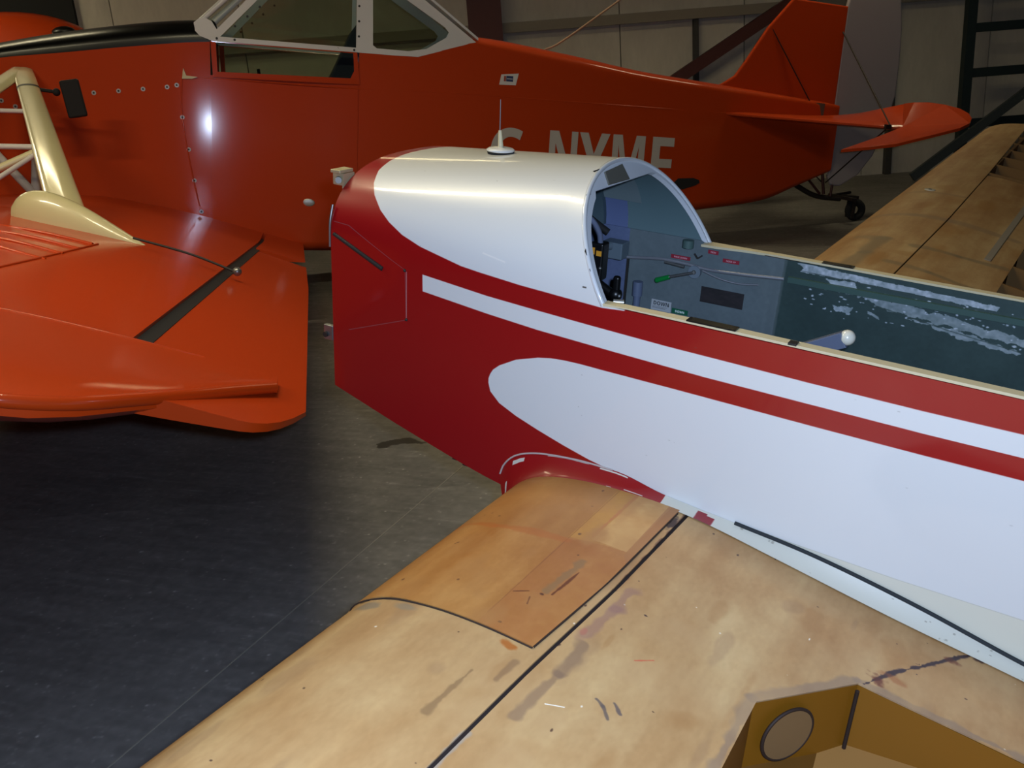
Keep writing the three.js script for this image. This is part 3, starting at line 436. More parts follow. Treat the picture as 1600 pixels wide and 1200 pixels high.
{
  // forward deck: outer skin and inner skin joined at the raked rear edge and at the firewall
  const N = 72, arcCache = {};
  const arcS = (x, th) => { const key = Math.round(x * 50); if (!arcCache[key]) { const a = [0]; let q = deckPt(x, 0); for (let i = 1; i <= 240; i++) { const r = deckPt(x, i / 240 * Math.PI / 2); a.push(a[i - 1] + Math.hypot(r[1] - q[1], r[2] - q[2])); q = r; } arcCache[key] = a.map(v => v / a[240] * 0.42); } const f = Math.min(th, Math.PI - th) / (Math.PI / 2) * 240, i = Math.min(239, Math.floor(f)); return lerp(arcCache[key][i], arcCache[key][i + 1], f - i); };
  const warp = v => { const t = v; return Math.PI * t; };
  mesh('forward_deck', grid(26, N, (u, v) => { const th = warp(v), x = lerp(XF, deckEnd(th), u), p = deckPt(x, th); return [...p, ...puv(x, arcS(x, th))]; }), hullMat, plane).userData.label = 'rounded white and red forward deck';
  mesh('deck_lining', grid(14, N, (u, v) => { const th = warp(v), x = lerp(-0.235, deckEnd(th, 0.012), u); return deckPt(Math.max(x, -0.235), th, 0.012); }, true), M.teal, plane);
  mesh('forward_lining', grid(12, N, (u, v) => deckPt(lerp(XF + 0.02, -0.235, u), warp(v), 0.013), true), std(0x59668c, 0.6), plane);
  // hoop frame at the rear edge of the deck: a flat-topped ring in the raked plane
  const R = (z, v) => [z, v];
  const outer = [], inner = [];
  for (let i = 0; i <= 48; i++) { const th = i / 48 * Math.PI, p = deckPt(deckEnd(th), th); outer.push([p[2], p[1] / Math.cos(RAKE)]); }
  const innerL = []; for (let i = 0; i <= 48; i++) { const th = i / 48 * Math.PI, q = th < 1 ? 0.026 : 0.016, p = deckPt(deckEnd(th, q), th, q); innerL.push([p[2], Math.min(p[1] / Math.cos(RAKE), 0.228)]); }
  const ring = plate([...outer, ...innerL.slice().reverse()], 0.012); ring.applyMatrix4(new THREE.Matrix4().makeBasis(V(0, 0, 1), V(-Math.sin(RAKE), Math.cos(RAKE), 0), V(-Math.cos(RAKE), -Math.sin(RAKE), 0)));
  mesh('hoop_frame', ring, gloss(0xd3d6da, 0.4, { clearcoat: 0.3 }), plane).userData.label = 'chipped white frame around the cockpit hoop';
  const rimPts = []; for (let i = 0; i <= 40; i++) { const th = i / 40 * Math.PI; const p = deckPt(deckEnd(th), th, 0.004); rimPts.push(p); }
  mesh('hoop_edging', tube(rimPts, 0.006, 8, 120), gloss(0xd0d3d6, 0.4), plane);
  const inRaked = (g, back = 0.0) => { g.applyMatrix4(new THREE.Matrix4().makeBasis(V(0, 0, 1), V(-Math.sin(RAKE), Math.cos(RAKE), 0), V(-Math.cos(RAKE), -Math.sin(RAKE), 0))); g.translate(Math.cos(RAKE) * back, Math.sin(RAKE) * back, 0); return g; };
  mesh('hoop_pad', inRaked(plate([[0.088, 0.262], [-0.01, 0.268], [-0.016, 0.229], [0.094, 0.231]], 0.004), 0.005), std(0x5b594f, 0.85), plane).userData.label = 'grey foam pad on the hoop';
  for (const [z, v, w, h] of [[0.31, 0.10, 0.006, 0.022], [0.322, 0.055, 0.005, 0.03], [0.205, 0.222, 0.02, 0.006], [0.13, 0.268, 0.03, 0.004]]) mesh('paint_chip', inRaked(plate([[z, v], [z - w * 0.8, v + h * 0.3], [z - w, v + h], [z + w * 0.2, v + h * 0.8]], 0.001), 0.0015), M.dark, plane);
  // flat sides with thickness
  const edge = [[XF, 0.004]]; const side = [];
  side.push([XF, 0.002], [0.0, 0.002], [1.9, -0.012]);
  for (let i = 40; i >= 0; i--) { const x = lerp(XF, 1.9, i / 40); side.push([x, botY(x)]); }
  for (const s of [1, -1]) {
    const g = plate(side, 0.018); const p = g.attributes.position, uv = g.attributes.uv; for (let i = 0; i < p.count; i++) { uv.setXY(i, ...puv(p.getX(i), p.getY(i))); p.setZ(i, s * (HW - 0.018 + p.getZ(i))); } g.computeVertexNormals();
    mesh('fuselage_side', g, hullMat, plane);
    // cream capping along the cockpit edge
    const cap = plate([[0.0, 0.0], [0.05, 0.004], [0.20, 0.003], [1.9, -0.012], [1.9, -0.006], [0.20, 0.008], [0.0, 0.006]], 0.025); cap.translate(0, 0, s > 0 ? HW - 0.024 : -HW - 0.001);
    mesh('cockpit_capping', cap, M.cream, plane);
  }
  const gus = plate([[-0.01, -HW], [-0.012, -HW + 0.045], [0.03, -HW + 0.042], [0.10, -HW + 0.027], [0.15, -HW + 0.022], [0.15, -HW]], 0.006); gus.rotateX(Math.PI / 2); gus.translate(0, 0.0075, 0); mesh('capping_gusset', gus, M.cream, plane);
  mesh('black_tape', box(0.10, 0.003, 0.0255, 0.232, 0.0085, HW - 0.011), M.black, plane); mesh('black_tape', box(0.075, 0.003, 0.0255, 0.33, 0.0075, -HW + 0.011), M.black, plane);
  mesh('black_tape', box(0.016, 0.004, 0.02, 0.392, 0.007, HW - 0.006), M.dark, plane);
  // bottom and firewall
  mesh('belly', grid(30, 2, (u, v) => { const x = lerp(XF, 1.9, u); return [x, botY(x), lerp(-HW, HW, v)]; }), gloss(0x9a0d10, 0.4), plane);
  const fwp = []; for (let i = 0; i <= 40; i++) { const q = deckPt(XF, i / 40 * Math.PI); fwp.push([q[2], q[1]]); } fwp.push([-HW, -0.33], [-HW + 0.04, -0.372], [HW - 0.04, -0.372], [HW, -0.33]);
  const fwg = plate(fwp.map(([z, y]) => [z * 0.992, y > 0 ? y - 0.002 : y]), 0.008); fwg.rotateY(Math.PI / 2); fwg.scale(1, 1, -1); fwg.translate(XF - 0.002, 0, 0);
  mesh('firewall', fwg, std(0x8c8478, 0.45, { metalness: 0.5 }), plane);
  mesh('chin', (() => { const g = box(0.05, 0.03, 0.5, XF + 0.03, -0.378, 0.03, 0.01); return g; })(), gloss(0x8a0c0e, 0.4), plane);
  const mt = std(0xb8ab86, 0.45, { metalness: 0.4 });
  for (const s of [1, -1]) {
    const b = s > 0 ? group('engine_mount', plane) : new THREE.Group();
    mesh('lug', box(0.035, 0.03, 0.012, XF - 0.022, 0.152, s * 0.268, 0.003), mt, b); mesh('lug', box(0.03, 0.008, 0.05, XF - 0.02, 0.172, s * 0.262, 0.002), mt, b); mesh('bolt', bar([XF - 0.035, 0.152, s * 0.255], [XF - 0.012, 0.152, s * 0.285], 0.008), M.steel, b); mesh('base_plate', box(0.005, 0.035, 0.04, XF - 0.004, 0.15, s * 0.258), mt, b);
    const c = group('engine_mount', plane); mesh('lug', box(0.03, 0.04, 0.014, XF - 0.02, -0.225, s * 0.322, 0.003), M.steel, c); mesh('bolt', bar([XF - 0.026, -0.23, s * 0.31], [XF - 0.026, -0.23, s * 0.335], 0.007), M.dark, c);
    mesh('edge_strip', tube([[XF - 0.003, 0.10, s * 0.318], [XF - 0.004, 0.06, s * 0.328], [XF - 0.004, -0.0, s * 0.331]], 0.003, 6), M.steel, plane);
  }
  mesh('air_slot', bar([-0.716, 0.034, HW + 0.0], [-0.569, -0.026, HW + 0.001], 0.0045, 0.0055), M.dark, plane);
  for (const [x, y] of [[-0.505, -0.018], [-0.5, -0.137]]) mesh('screw', new THREE.SphereGeometry(0.004, 8, 6).translate(x, y, HW), M.dark, plane);
  for (const x of [-0.36, -0.33]) mesh('drain_lug', box(0.014, 0.012, 0.02, x, botY(x) - 0.004, HW - 0.02), M.dark, plane);
  // aerial on the deck
  const an = group('whip_antenna', plane); const [ah] = dkH(-0.459); an.position.set(-0.459, ah, 0);
  const ab = new THREE.LatheGeometry([[0, 0.016], [0.012, 0.016], [0.03, 0.013], [0.036, 0.009], [0.034, 0.005], [0, 0.004]].map(p => new THREE.Vector2(...p)), 28); mesh('base_disc', ab, M.white, an);
  mesh('gasket', new THREE.CylinderGeometry(0.034, 0.031, 0.008, 24), M.rubber, an);
  mesh('sleeve', bar([0, 0.014, 0], [-0.004, 0.055, 0], 0.007, 0.004), M.cream, an); mesh('whip', bar([-0.004, 0.05, 0], [-0.006, 0.128, 0], 0.0016, 0.0009), M.steel, an);
}
// cockpit interior
{
  const lin = new Raster(1500, 420, -0.75, 1.3, -0.53, 0.0, (x, y) => { const n = fbm(x * 14, y * 14, 4) - .5, f = fbm(x * 120, y * 120, 2) - .5; const c = x < -0.222 ? [88, 100, 132] : x < 0.205 ? [92, 104, 108] : [36, 59, 57]; return c.map(v => v + n * 14 + f * 8); });
  lin.stroke([[0.206, 0], [0.202, -0.5]], 0.004, [70, 84, 84], 0.9).stroke([[0.19, -0.02], [0.186, -0.5]], 0.012, [84, 96, 100], 0.5);
  const wh = [196, 202, 214];
  lin.poly([[0.236, -0.001], [0.36, -0.006], [0.70, -0.022], [0.695, -0.034], [0.36, -0.022], [0.243, -0.024], [0.25, -0.014]], wh, 1, 0.006, 60);
  lin.poly([[0.31, -0.025], [0.37, -0.03], [0.385, -0.05], [0.375, -0.06], [0.345, -0.058], [0.33, -0.04]], wh, 0.9, 0.03, 40);
  lin.poly([[0.385, -0.05], [0.46, -0.052], [0.77, -0.085], [0.78, -0.105], [0.60, -0.09], [0.48, -0.078], [0.39, -0.062]], [168, 176, 182], 0.9, 0.025, 45);
  lin.poly([[0.51, -0.088], [0.64, -0.098], [0.77, -0.118], [0.76, -0.126], [0.62, -0.112]], [176, 184, 192], 0.9, 0.02, 60);
  lin.poly([[0.335, -0.092], [0.385, -0.088], [0.383, -0.108], [0.34, -0.104]], [190, 198, 208], 1, 0.02, 60).poly([[0.42, -0.088], [0.45, -0.098], [0.455, -0.105], [0.425, -0.096]], [180, 188, 196], 0.9, 0.02);
  for (let i = 0; i < 120; i++) { const x = 0.26 + rnd() * 0.6, y = -0.03 - rnd() * 0.10 * (0.4 + 0.6 * rnd()); lin.blot(x, y, 0.002 + rnd() * 0.004, 0.001 + rnd() * 0.002, wh, 0.9, 200); }
  lin.stroke([[0.245, -0.02], [0.43, -0.027], [0.70, -0.040]], 0.0012, [50, 62, 60], 0.8).stroke([[0.27, -0.055], [0.40, -0.067], [0.6, -0.098], [0.8, -0.122]], 0.0016, [44, 62, 58], 0.7);
  const linT = lin.tex();
  const L = [[-0.70, 0.012], [-0.02, 0.012], [0.0, 0.002], [1.25, -0.003], [1.25, -0.475], [0.1, -0.52], [-0.22, -0.475], [-0.70, -0.36]];
  for (const s of [-1, 1]) { const g = plate(L, 0.004); const p = g.attributes.position, uv = g.attributes.uv; for (let i = 0; i < p.count; i++) { uv.setXY(i, (p.getX(i) + 0.75) / 2.05, (p.getY(i) + 0.53) / 0.53); p.setZ(i, s * (HW - 0.024 + p.getZ(i))); } g.computeVertexNormals(); mesh('side_lining', g, std(0xffffff, 0.6, { map: linT }), plane).userData.label = s < 0 ? 'grey and dark green inner cockpit side with flaked paint' : 'near inner cockpit side'; }
  mesh('cockpit_floor', box(1.4, 0.012, 2 * HW - 0.05, 0.52, -0.462, 0), std(0x3a4246, 0.7), plane);
  mesh('rear_bulkhead', box(0.012, 0.46, 2 * HW - 0.05, 1.2, -0.24, 0), M.green, plane);
  // longeron rail and fittings on the far (starboard) inner side
  const zi = -HW + 0.03;
  mesh('rail', box(1.0, 0.014, 0.012, 0.72, -0.046, zi), std(0x33504a, 0.6), plane);
  const pipe = std(0xa7a9b0, 0.3, { metalness: 0.6 });
  mesh('conduit', tube([[-0.26, -0.066, zi + 0.01], [-0.215, -0.063, zi + 0.012], [-0.113, -0.050, zi + 0.014], [-0.04, -0.052, zi + 0.012], [0.013, -0.056, zi + 0.012], [0.10, -0.052, zi + 0.014], [0.21, -0.045, zi + 0.008]], 0.0046, 8, 50), pipe, plane);
  mesh('conduit', tube([[0.0, -0.062, zi + 0.012], [0.05, -0.074, zi + 0.014], [0.10, -0.078, zi + 0.012], [0.15, -0.072, zi + 0.01]], 0.0025, 8, 30), pipe, plane);
  mesh('conduit', bar([-0.105, -0.056, zi + 0.016], [-0.05, -0.060, zi + 0.016], 0.0042), M.steel, plane);
  const lv = group('green_lever', plane); lv.position.set(-0.02, -0.068, zi + 0.014);
  const piv = new THREE.CylinderGeometry(0.017, 0.017, 0.012, 20); piv.rotateX(Math.PI / 2); mesh('pivot', piv, std(0x6a7680, 0.5), lv);
  const pb = new THREE.CylinderGeometry(0.006, 0.006, 0.018, 10); pb.rotateX(Math.PI / 2); mesh('pivot_bolt', pb, M.steel, lv);
  mesh('shaft', bar([0, 0, 0.012], [-0.068, -0.024, 0.016], 0.0042), M.steel, lv);
  const gm = gloss(0x0d7a34, 0.3); mesh('grip', merge([bar([-0.062, -0.022, 0.016], [-0.094, -0.036, 0.018], 0.0065, 0.0075), new THREE.SphereGeometry(0.0078, 12, 8).translate(-0.095, -0.0365, 0.018)]), gm, lv).userData.label = 'green plastic grip';
  // placards
  const dymo = (txt, w, h, x, y, bg, fg, big) => { const t = canvasTex(256, Math.round(256 * h / w), 0, 1, 0, 1, (g, X, Y) => { const H = Math.round(256 * h / w); g.fillStyle = bg; g.fillRect(0, 0, 256, H); g.fillStyle = fg; g.textAlign = 'center'; g.textBaseline = 'middle'; g.font = 'bold ' + Math.round(H * (big || 0.62)) + 'px sans-serif'; if (Array.isArray(txt)) { g.font = 'bold ' + Math.round(H * 0.5) + 'px sans-serif'; g.fillText(txt[0], 128, H * 0.32, 236); g.fillRect(18, H * 0.62, 190, 3); g.fillRect(18, H * 0.74, 170, 4); } else g.fillText(txt, 128, H * 0.53, 236); }); const q = new THREE.PlaneGeometry(w, h); const b = new THREE.BoxGeometry(w, h, 0.0015); b.translate(x, y, zi - 0.0015); mesh('placard', b, std(0xffffff, 0.5, { map: t }), plane).userData.label = 'small printed cockpit placard'; };
  dymo(['DOWN', ''], 0.058, 0.030, -0.108, -0.184, '#a9adb0', '#2b2f33');
  dymo('DOWN', 0.046, 0.014, -0.053, -0.190, '#0c5a3e', '#e6f2ea');
  dymo('NOSE DOWN', 0.054, 0.010, -0.069, -0.041, '#8d1a2c', '#d8a0a8'); dymo('TRIM', 0.028, 0.010, 0.018, -0.012, '#8d1a2c', '#d8a0a8'); dymo('NOSE UP', 0.044, 0.010, 0.068, -0.028, '#8d1a2c', '#d8a0a8');
  const bp = new Raster(200, 80, 0, 1, 0, 1, (x, y) => { const n = fbm(x * 8, y * 5, 3); return [28 + n * 22, 26 + n * 16, 28 + n * 16]; }).tex();
  mesh('black_label', box(0.116, 0.042, 0.002, 0.057, -0.128, zi - 0.001), std(0xffffff, 0.5, { map: bp }), plane);
  mesh('vee_clip', merge([beam([-0.03, -0.022, zi + 0.006], [-0.02, -0.034, zi + 0.006], 0.003, 0.004), beam([-0.02, -0.034, zi + 0.006], [-0.008, -0.024, zi + 0.006], 0.003, 0.004)]), M.dark, plane);
  mesh('cap_boss', bar([-0.045, -0.006, zi + 0.02], [-0.045, 0.014, zi + 0.02], 0.015), std(0x48605c, 0.6), plane);
  mesh('vertical_pipe', merge([bar([-0.176, -0.135, zi + 0.012], [-0.172, -0.46, zi + 0.012], 0.010), bar([-0.177, -0.125, zi + 0.012], [-0.176, -0.165, zi + 0.012], 0.014)]), std(0x5d6880, 0.5), plane);
  mesh('vertical_bar', box(0.006, 0.42, 0.006, -0.214, -0.27, zi + 0.008), M.dark, plane);
  mesh('gusset_block', box(0.06, 0.045, 0.05, -0.245, -0.042, zi + 0.03, 0.003), std(0x5b6a74, 0.6), plane);
  mesh('frame_bar', bar([-0.25, -0.03, zi + 0.05], [-0.42, -0.02, -0.05], 0.012), std(0x55626c, 0.6), plane);
  // forward frame, tank and bracing under the deck
  const fb = plate([[-0.30, -0.37], [-0.30, 0.04], [-0.27, 0.10], [-0.2, 0.15], [-0.05, 0.175], [0.05, 0.175], [0.2, 0.15], [0.27, 0.10], [0.30, 0.04], [0.30, -0.37]], 0.01); fb.rotateY(Math.PI / 2); fb.translate(-0.62, 0, 0); mesh('forward_bulkhead', fb, std(0x4c5a78, 0.6), plane);
  mesh('brace_tube', tube([[-0.60, 0.12, -0.10], [-0.42, 0.10, -0.20], [-0.27, 0.0, -0.27]], 0.010, 8), M.blackMat, plane);
  mesh('brace_tube', tube([[-0.62, 0.05, 0.05], [-0.48, 0.13, -0.02], [-0.30, 0.17, -0.15]], 0.022, 8), std(0x3c4757, 0.6), plane);
  mesh('lining_panel', (() => { const g = grid(6, 6, (u, v) => { const th = lerp(2.15, 2.75, v), x = lerp(-0.30, -0.19, u); return deckPt(x, th, 0.018); }); return g; })(), std(0x6c7a7c, 0.6), plane);
  mesh('lining_frame', slab(1, 14, (u, v) => { const th = lerp(1.7, 3.1, v), x = lerp(-0.34, -0.30, u); return deckPt(x, th, 0.03); }, (u, v) => { const th = lerp(1.7, 3.1, v), x = lerp(-0.34, -0.30, u); return deckPt(x, th, 0.014); }), std(0x41535a, 0.6), plane);
  // throttle quadrant and knob
  const th = group('throttle_quadrant', plane);
  mesh('body', (() => { const g = box(0.034, 0.09, 0.036, -0.132, 0.02, 0.08, 0.005); return g; })(), M.black, th);
  mesh('hose', tube([[-0.20, 0.13, 0.14], [-0.15, 0.125, 0.115], [-0.13, 0.09, 0.095], [-0.128, 0.06, 0.085]], 0.0065, 8), std(0x5c6378, 0.4), th);
  mesh('yellow_tag', merge([box(0.006, 0.016, 0.002, -0.138, 0.046, 0.0995), box(0.013, 0.012, 0.002, -0.124, 0.042, 0.0995)]), std(0xc98a1e, 0.6), th);
  mesh('lever', bar([-0.125, -0.035, 0.08], [-0.085, -0.052, 0.085], 0.010), M.black, th);
  mesh('knob', merge([box(0.018, 0.09, 0.016, -0.078, -0.05, 0.087, 0.007), new THREE.SphereGeometry(0.016, 12, 8).translate(-0.078, -0.05, 0.087)]), M.black, th);
  mesh('screw', new THREE.SphereGeometry(0.005, 8, 6).translate(-0.066, -0.05, 0.094), M.steel, th);
  mesh('screw', new THREE.SphereGeometry(0.004, 8, 6).translate(-0.118, 0.008, 0.099), M.steel, th);
  mesh('tube_bracket', bar([-0.01, -0.012, 0.255], [0.01, -0.012, 0.245], 0.006), M.alu, plane);
  // flap lever with ball on the near side
  const fl = group('ball_lever', plane);
  mesh('arm', (() => { const g = plate([[-0.012, -0.30], [0.012, -0.30], [0.014, 0.0], [-0.014, 0.0]], 0.014, [], 0.002); g.rotateZ(-1.06); g.translate(0.462, 0.0, 0.215); return g; })(), std(0x525a6e, 0.5), fl);
  mesh('ball', new THREE.SphereGeometry(0.0155, 24, 16).translate(0.468, 0.004, 0.218), gloss(0xd9d2c0, 0.3), fl);
  mesh('pivot_bolt', new THREE.SphereGeometry(0.004, 10, 8).translate(0.437, -0.024, 0.224), M.dark, fl);
}
// plywood wings
const profPts = [[1.25, -0.588], [0.9, -0.605], [0.5, -0.622], [0.15, -0.622], [-0.02, -0.61], [-0.12, -0.585], [-0.17, -0.555], [-0.188, -0.525], [-0.183, -0.493], [-0.163, -0.463], [-0.13, -0.436], [-0.08, -0.413], [0, -0.397], [0.08, -0.391], [0.18, -0.393], [0.28, -0.402], [0.44, -0.432], [0.67, -0.477], [0.9, -0.516], [1.25, -0.58]];
const profCurve = new THREE.CatmullRomCurve3(profPts.map(p => V(p[0], p[1], 0)), false, 'centripetal'); profCurve.arcLengthDivisions = 800;
const profLen = profCurve.getLength(); let prof0 = 0; { for (let i = 0; i <= 2000; i++) { const p = profCurve.getPointAt(i / 2000); if (i > 900 && p.y > -0.45 && p.x >= 0) { prof0 = i / 2000 * profLen; break; } } }
function prof(t, off = 0) { const u = Math.max(0, Math.min(1, (t + prof0) / profLen)), p = profCurve.getPointAt(u), d = profCurve.getTangentAt(u); return [p.x - d.y * off, p.y + d.x * off]; }
const WOOD = (x, s, ang) => { const g1 = fbm(x * 5, s * 3, 4) - .5, g2 = fbm(x * 60, s * 6, 3) - .5, g3 = fbm(x * 18 + 7, s * 3.2 + 3, 3) - .5, f = fbm(x * 160, s * 90, 2) - .5; const sw = fbm(x * 11 + Math.sin(s * 9) * 0.5, s * 11 + 2, 4) - .5; return [178 + g1 * 24 + g2 * 10 + g3 * 30 + f * 9 + sw * 22, 141 + g1 * 32 + g2 * 10 + g3 * 38 + f * 9 + sw * 30, 95 + g1 * 30 + g2 * 8 + g3 * 36 + f * 8 + sw * 30]; };
const nearWood = new Raster(1500, 1500, -0.4, 1.3, -0.1, 1.6, WOOD);
{
  const w = nearWood, dk = [52, 34, 40];
  for (let i = 0; i < 90; i++) w.blot(-0.2 + rnd() * 1.3, rnd() * 1.4, 0.006 + rnd() * 0.02, 0.02 + rnd() * 0.07, rnd() < 0.5 ? [150, 104, 58] : [138, 106, 78], 0.26, 18);
  w.stroke([[0.525, 0.62], [0.525, 0.43], [0.66, 0.245], [1.08, 0.218]], 0.012, [124, 106, 96], 0.5, 1.2, 30);
  for (let i = 0; i < 60; i++) w.blot(0.2 + rnd() * 0.9, rnd() * 1.2, 0.02 + rnd() * 0.06, 0.02 + rnd() * 0.06, [186, 152, 108], 0.3, 12);
  for (let i = 0; i < 70; i++) w.blot(-0.15 + rnd() * 1.1, rnd() * 1.2, 0.0012 + rnd() * 0.002, 0.0012 + rnd() * 0.003, rnd() < 0.7 ? [74, 50, 40] : [240, 236, 226], 0.8, 100);
  w.stroke([[0.262, 0.335], [0.262, 0.40], [0.252, 0.50]], 0.014, [140, 104, 98], 0.5, 1.4, 25).stroke([[0.262, 0.52], [0.262, 0.61], [0.252, 0.73]], 0.013, [118, 94, 78], 0.5, 1.4, 25);
  w.blot(0.246, 0.49, 0.006, 0.010, [176, 96, 84], 0.45, 60);
  w.stroke([[0.15, 0.686], [0.145, 0.80]], 0.007, [118, 90, 62], 0.55, 1.4, 40).stroke([[0.194, 0.63], [0.19, 0.68]], 0.008, [118, 90, 66], 0.5, 0.8, 40);
  w.stroke([[0.331, 0.614], [0.345, 0.62], [0.362, 0.638]], 0.004, [96, 84, 80], 0.8, 0.8, 90).stroke([[0.356, 0.602], [0.373, 0.616]], 0.0035, [92, 80, 80], 0.8, 0.8, 90);
  w.stroke([[0.342, 0.494], [0.366, 0.47]], 0.0016, [196, 84, 60], 0.7, 0.8, 90);
  w.stroke([[0.275, 0.678], [0.301, 0.664]], 0.0011, [250, 248, 240], 1, 0.2);
  w.stroke([[0.672, 0.246], [0.707, 0.178], [0.752, 0.112], [0.80, 0.04], [0.852, -0.03]], 0.0045, dk, 0.95, 1.4, 70);
  w.blot(0.69, 0.215, 0.02, 0.016, [92, 40, 26], 0.75, 70).blot(0.80, 0.055, 0.02, 0.012, [92, 40, 26], 0.6, 70).blot(0.835, 0.0, 0.016, 0.02, dk, 0.7, 70).blot(0.71, 0.19, 0.03, 0.012, [150, 86, 46], 0.5, 60);
  w.stroke([[0.44, -0.01], [0.442, 0.014]], 0.002, dk, 0.8).stroke([[0.64, -0.03], [0.64, 0.0]], 0.002, dk, 0.8).blot(0.311, 0.377, 0.005, 0.003, dk, 0.8, 90);
  w.blot(0.165, 0.60, 0.018, 0.012, [166, 90, 30], 0.8, 60);
  w.blot(-0.12, 0.61, 0.03, 0.016, [130, 120, 106], 0.7, 40).blot(-0.04, 0.60, 0.03, 0.010, [134, 124, 108], 0.6, 40);
  w.stroke([[0.245, 0.0], [0.238, 0.35]], 0.004, [70, 40, 30], 0.6, 1.5, 50).blot(0.236, 0.06, 0.008, 0.03, [58, 38, 32], 0.9, 60);
  w.stroke([[0.215, 0.80], [0.21, 0.95]], 0.008, [150, 148, 150], 0.6, 1.0, 40);
}
const nearTex = nearWood.tex();
const panelRas = new Raster(900, 900, -0.4, 0.3, -0.1, 0.62, (x, s) => { const c = WOOD(x + 3, s); return [c[0] - 2, c[1] - 16, c[2] - 28]; });
panelRas.poly([[-0.4, -0.1], [0.095, -0.1], [0.095, 0.262], [-0.06, 0.275], [-0.4, 0.24]], [156, 108, 56], 0.55, 0.006).poly([[0.092, -0.1], [0.15, -0.1], [0.14, 0.235], [0.092, 0.262]], [186, 136, 62], 0.8, 0.004).poly([[0.14, -0.1], [0.214, -0.1], [0.206, 0.23], [0.134, 0.232]], [200, 158, 100], 0.9, 0.003).poly([[0.092, 0.25], [0.206, 0.23], [0.24, 0.23], [0.24, 0.62], [0.092, 0.62]], [158, 96, 52], 0.6, 0.006).poly([[0.206, -0.1], [0.24, -0.1], [0.24, 0.3], [0.206, 0.24]], [160, 108, 66], 0.7)
  .stroke([[0.135, 0.01], [0.13, 0.22]], 0.004, [176, 104, 66], 0.6, 1).stroke([[0.095, 0.0], [0.094, 0.55]], 0.0012, [120, 70, 36], 0.5, 0.6).stroke([[-0.3, 0.24], [-0.06, 0.275], [0.095, 0.265]], 0.012, [170, 96, 42], 0.55, 1.2, 30)
  .stroke([[0.155, 0.315], [0.145, 0.44]], 0.010, [132, 104, 72], 0.65, 1.2, 40).stroke([[0.165, 0.35], [0.158, 0.44]], 0.003, [92, 44, 24], 0.8, 1, 60).stroke([[0.098, 0.472], [0.12, 0.455]], 0.0018, [80, 34, 22], 0.9).blot(0.143, 0.45, 0.005, 0.004, [70, 34, 26], 0.9, 80).stroke([[0.13, 0.47], [0.136, 0.49]], 0.002, [90, 44, 30], 0.8);
for (let i = 0; i < 12; i++) panelRas.blot(-0.15 + rnd() * 0.35, rnd() * 0.58, 0.002 + rnd() * 0.002, 0.002 + rnd() * 0.003, [84, 50, 34], 0.7, 100);
for (let i = 0; i < 30; i++) panelRas.blot(-0.2 + rnd() * 0.4, rnd() * 0.58, 0.01 + rnd() * 0.03, 0.02 + rnd() * 0.06, [168, 120, 70], 0.3, 20);
const panelTex = panelRas.tex();
const farWood = new Raster(700, 1800, -0.4, 1.3, -0.1, 5.6, (x, s) => { const c = WOOD(x * 1.3 + 11, s * 0.8 + 4); return c; });
{
  const w = farWood;
  const gy = [128, 112, 88];
  w.stroke([[-0.12, 2.27], [0.05, 2.29], [0.2, 2.28], [0.5, 2.28]], 0.035, [150, 124, 96], 0.6, 0.8, 6).stroke([[0.02, 1.30], [0.03, 1.55], [0.04, 1.80]], 0.035, gy, 0.6, 0.8, 6).stroke([[0.04, 1.80], [-0.06, 1.82]], 0.03, gy, 0.4, 0.8, 6).stroke([[0.18, 1.76], [0.35, 1.78], [0.52, 1.83]], 0.03, gy, 0.55, 0.8, 6).stroke([[0.14, 1.47], [0.3, 1.46], [0.49, 1.44]], 0.025, gy, 0.5, 0.8, 6).stroke([[-0.1, 2.85], [0.17, 2.8]], 0.02, [150, 118, 84], 0.5, 0.8, 6);
  for (let i = 0; i < 50; i++) w.blot(-0.1 + rnd() * 0.9, rnd() * 3, 0.02 + rnd() * 0.05, 0.03 + rnd() * 0.12, rnd() < 0.5 ? [160, 112, 56] : [176, 140, 92], 0.3, 10);
}
const farTex = farWood.tex();
function buildWing(sd, dih, span, woodTex, y0, y1, roughness, sweep) {
  const wing = group('plywood_wing', plane); const d = dih * Math.PI / 180, tanS = sweep;
  const at = (t, s, off = 0) => { const p = prof(t, off); return [p[0] + tanS(s, t), p[1] + s * Math.sin(d), sd * (0.352 + s * Math.cos(d)), (t + 0.4) / 1.7, (s - y0) / (y1 - y0)]; };
  const wm = std(0xffffff, roughness, { map: woodTex });
  const T0 = -prof0 + 0.02, T1 = profLen - prof0;
  const sheet = (tA, tB, sA, sB, th, nT, nS) => { const f = o => (u, v) => { const s0 = sA(0), t = (s) => lerp(tA(s), tB(s), u); const s = lerp(sA(u), sB(u), v); return at(t(s), s, o); }; return slab(nT, nS, f(0), f(-th)); };
  return { wing, at, wm, sheet, T0, T1 };
}
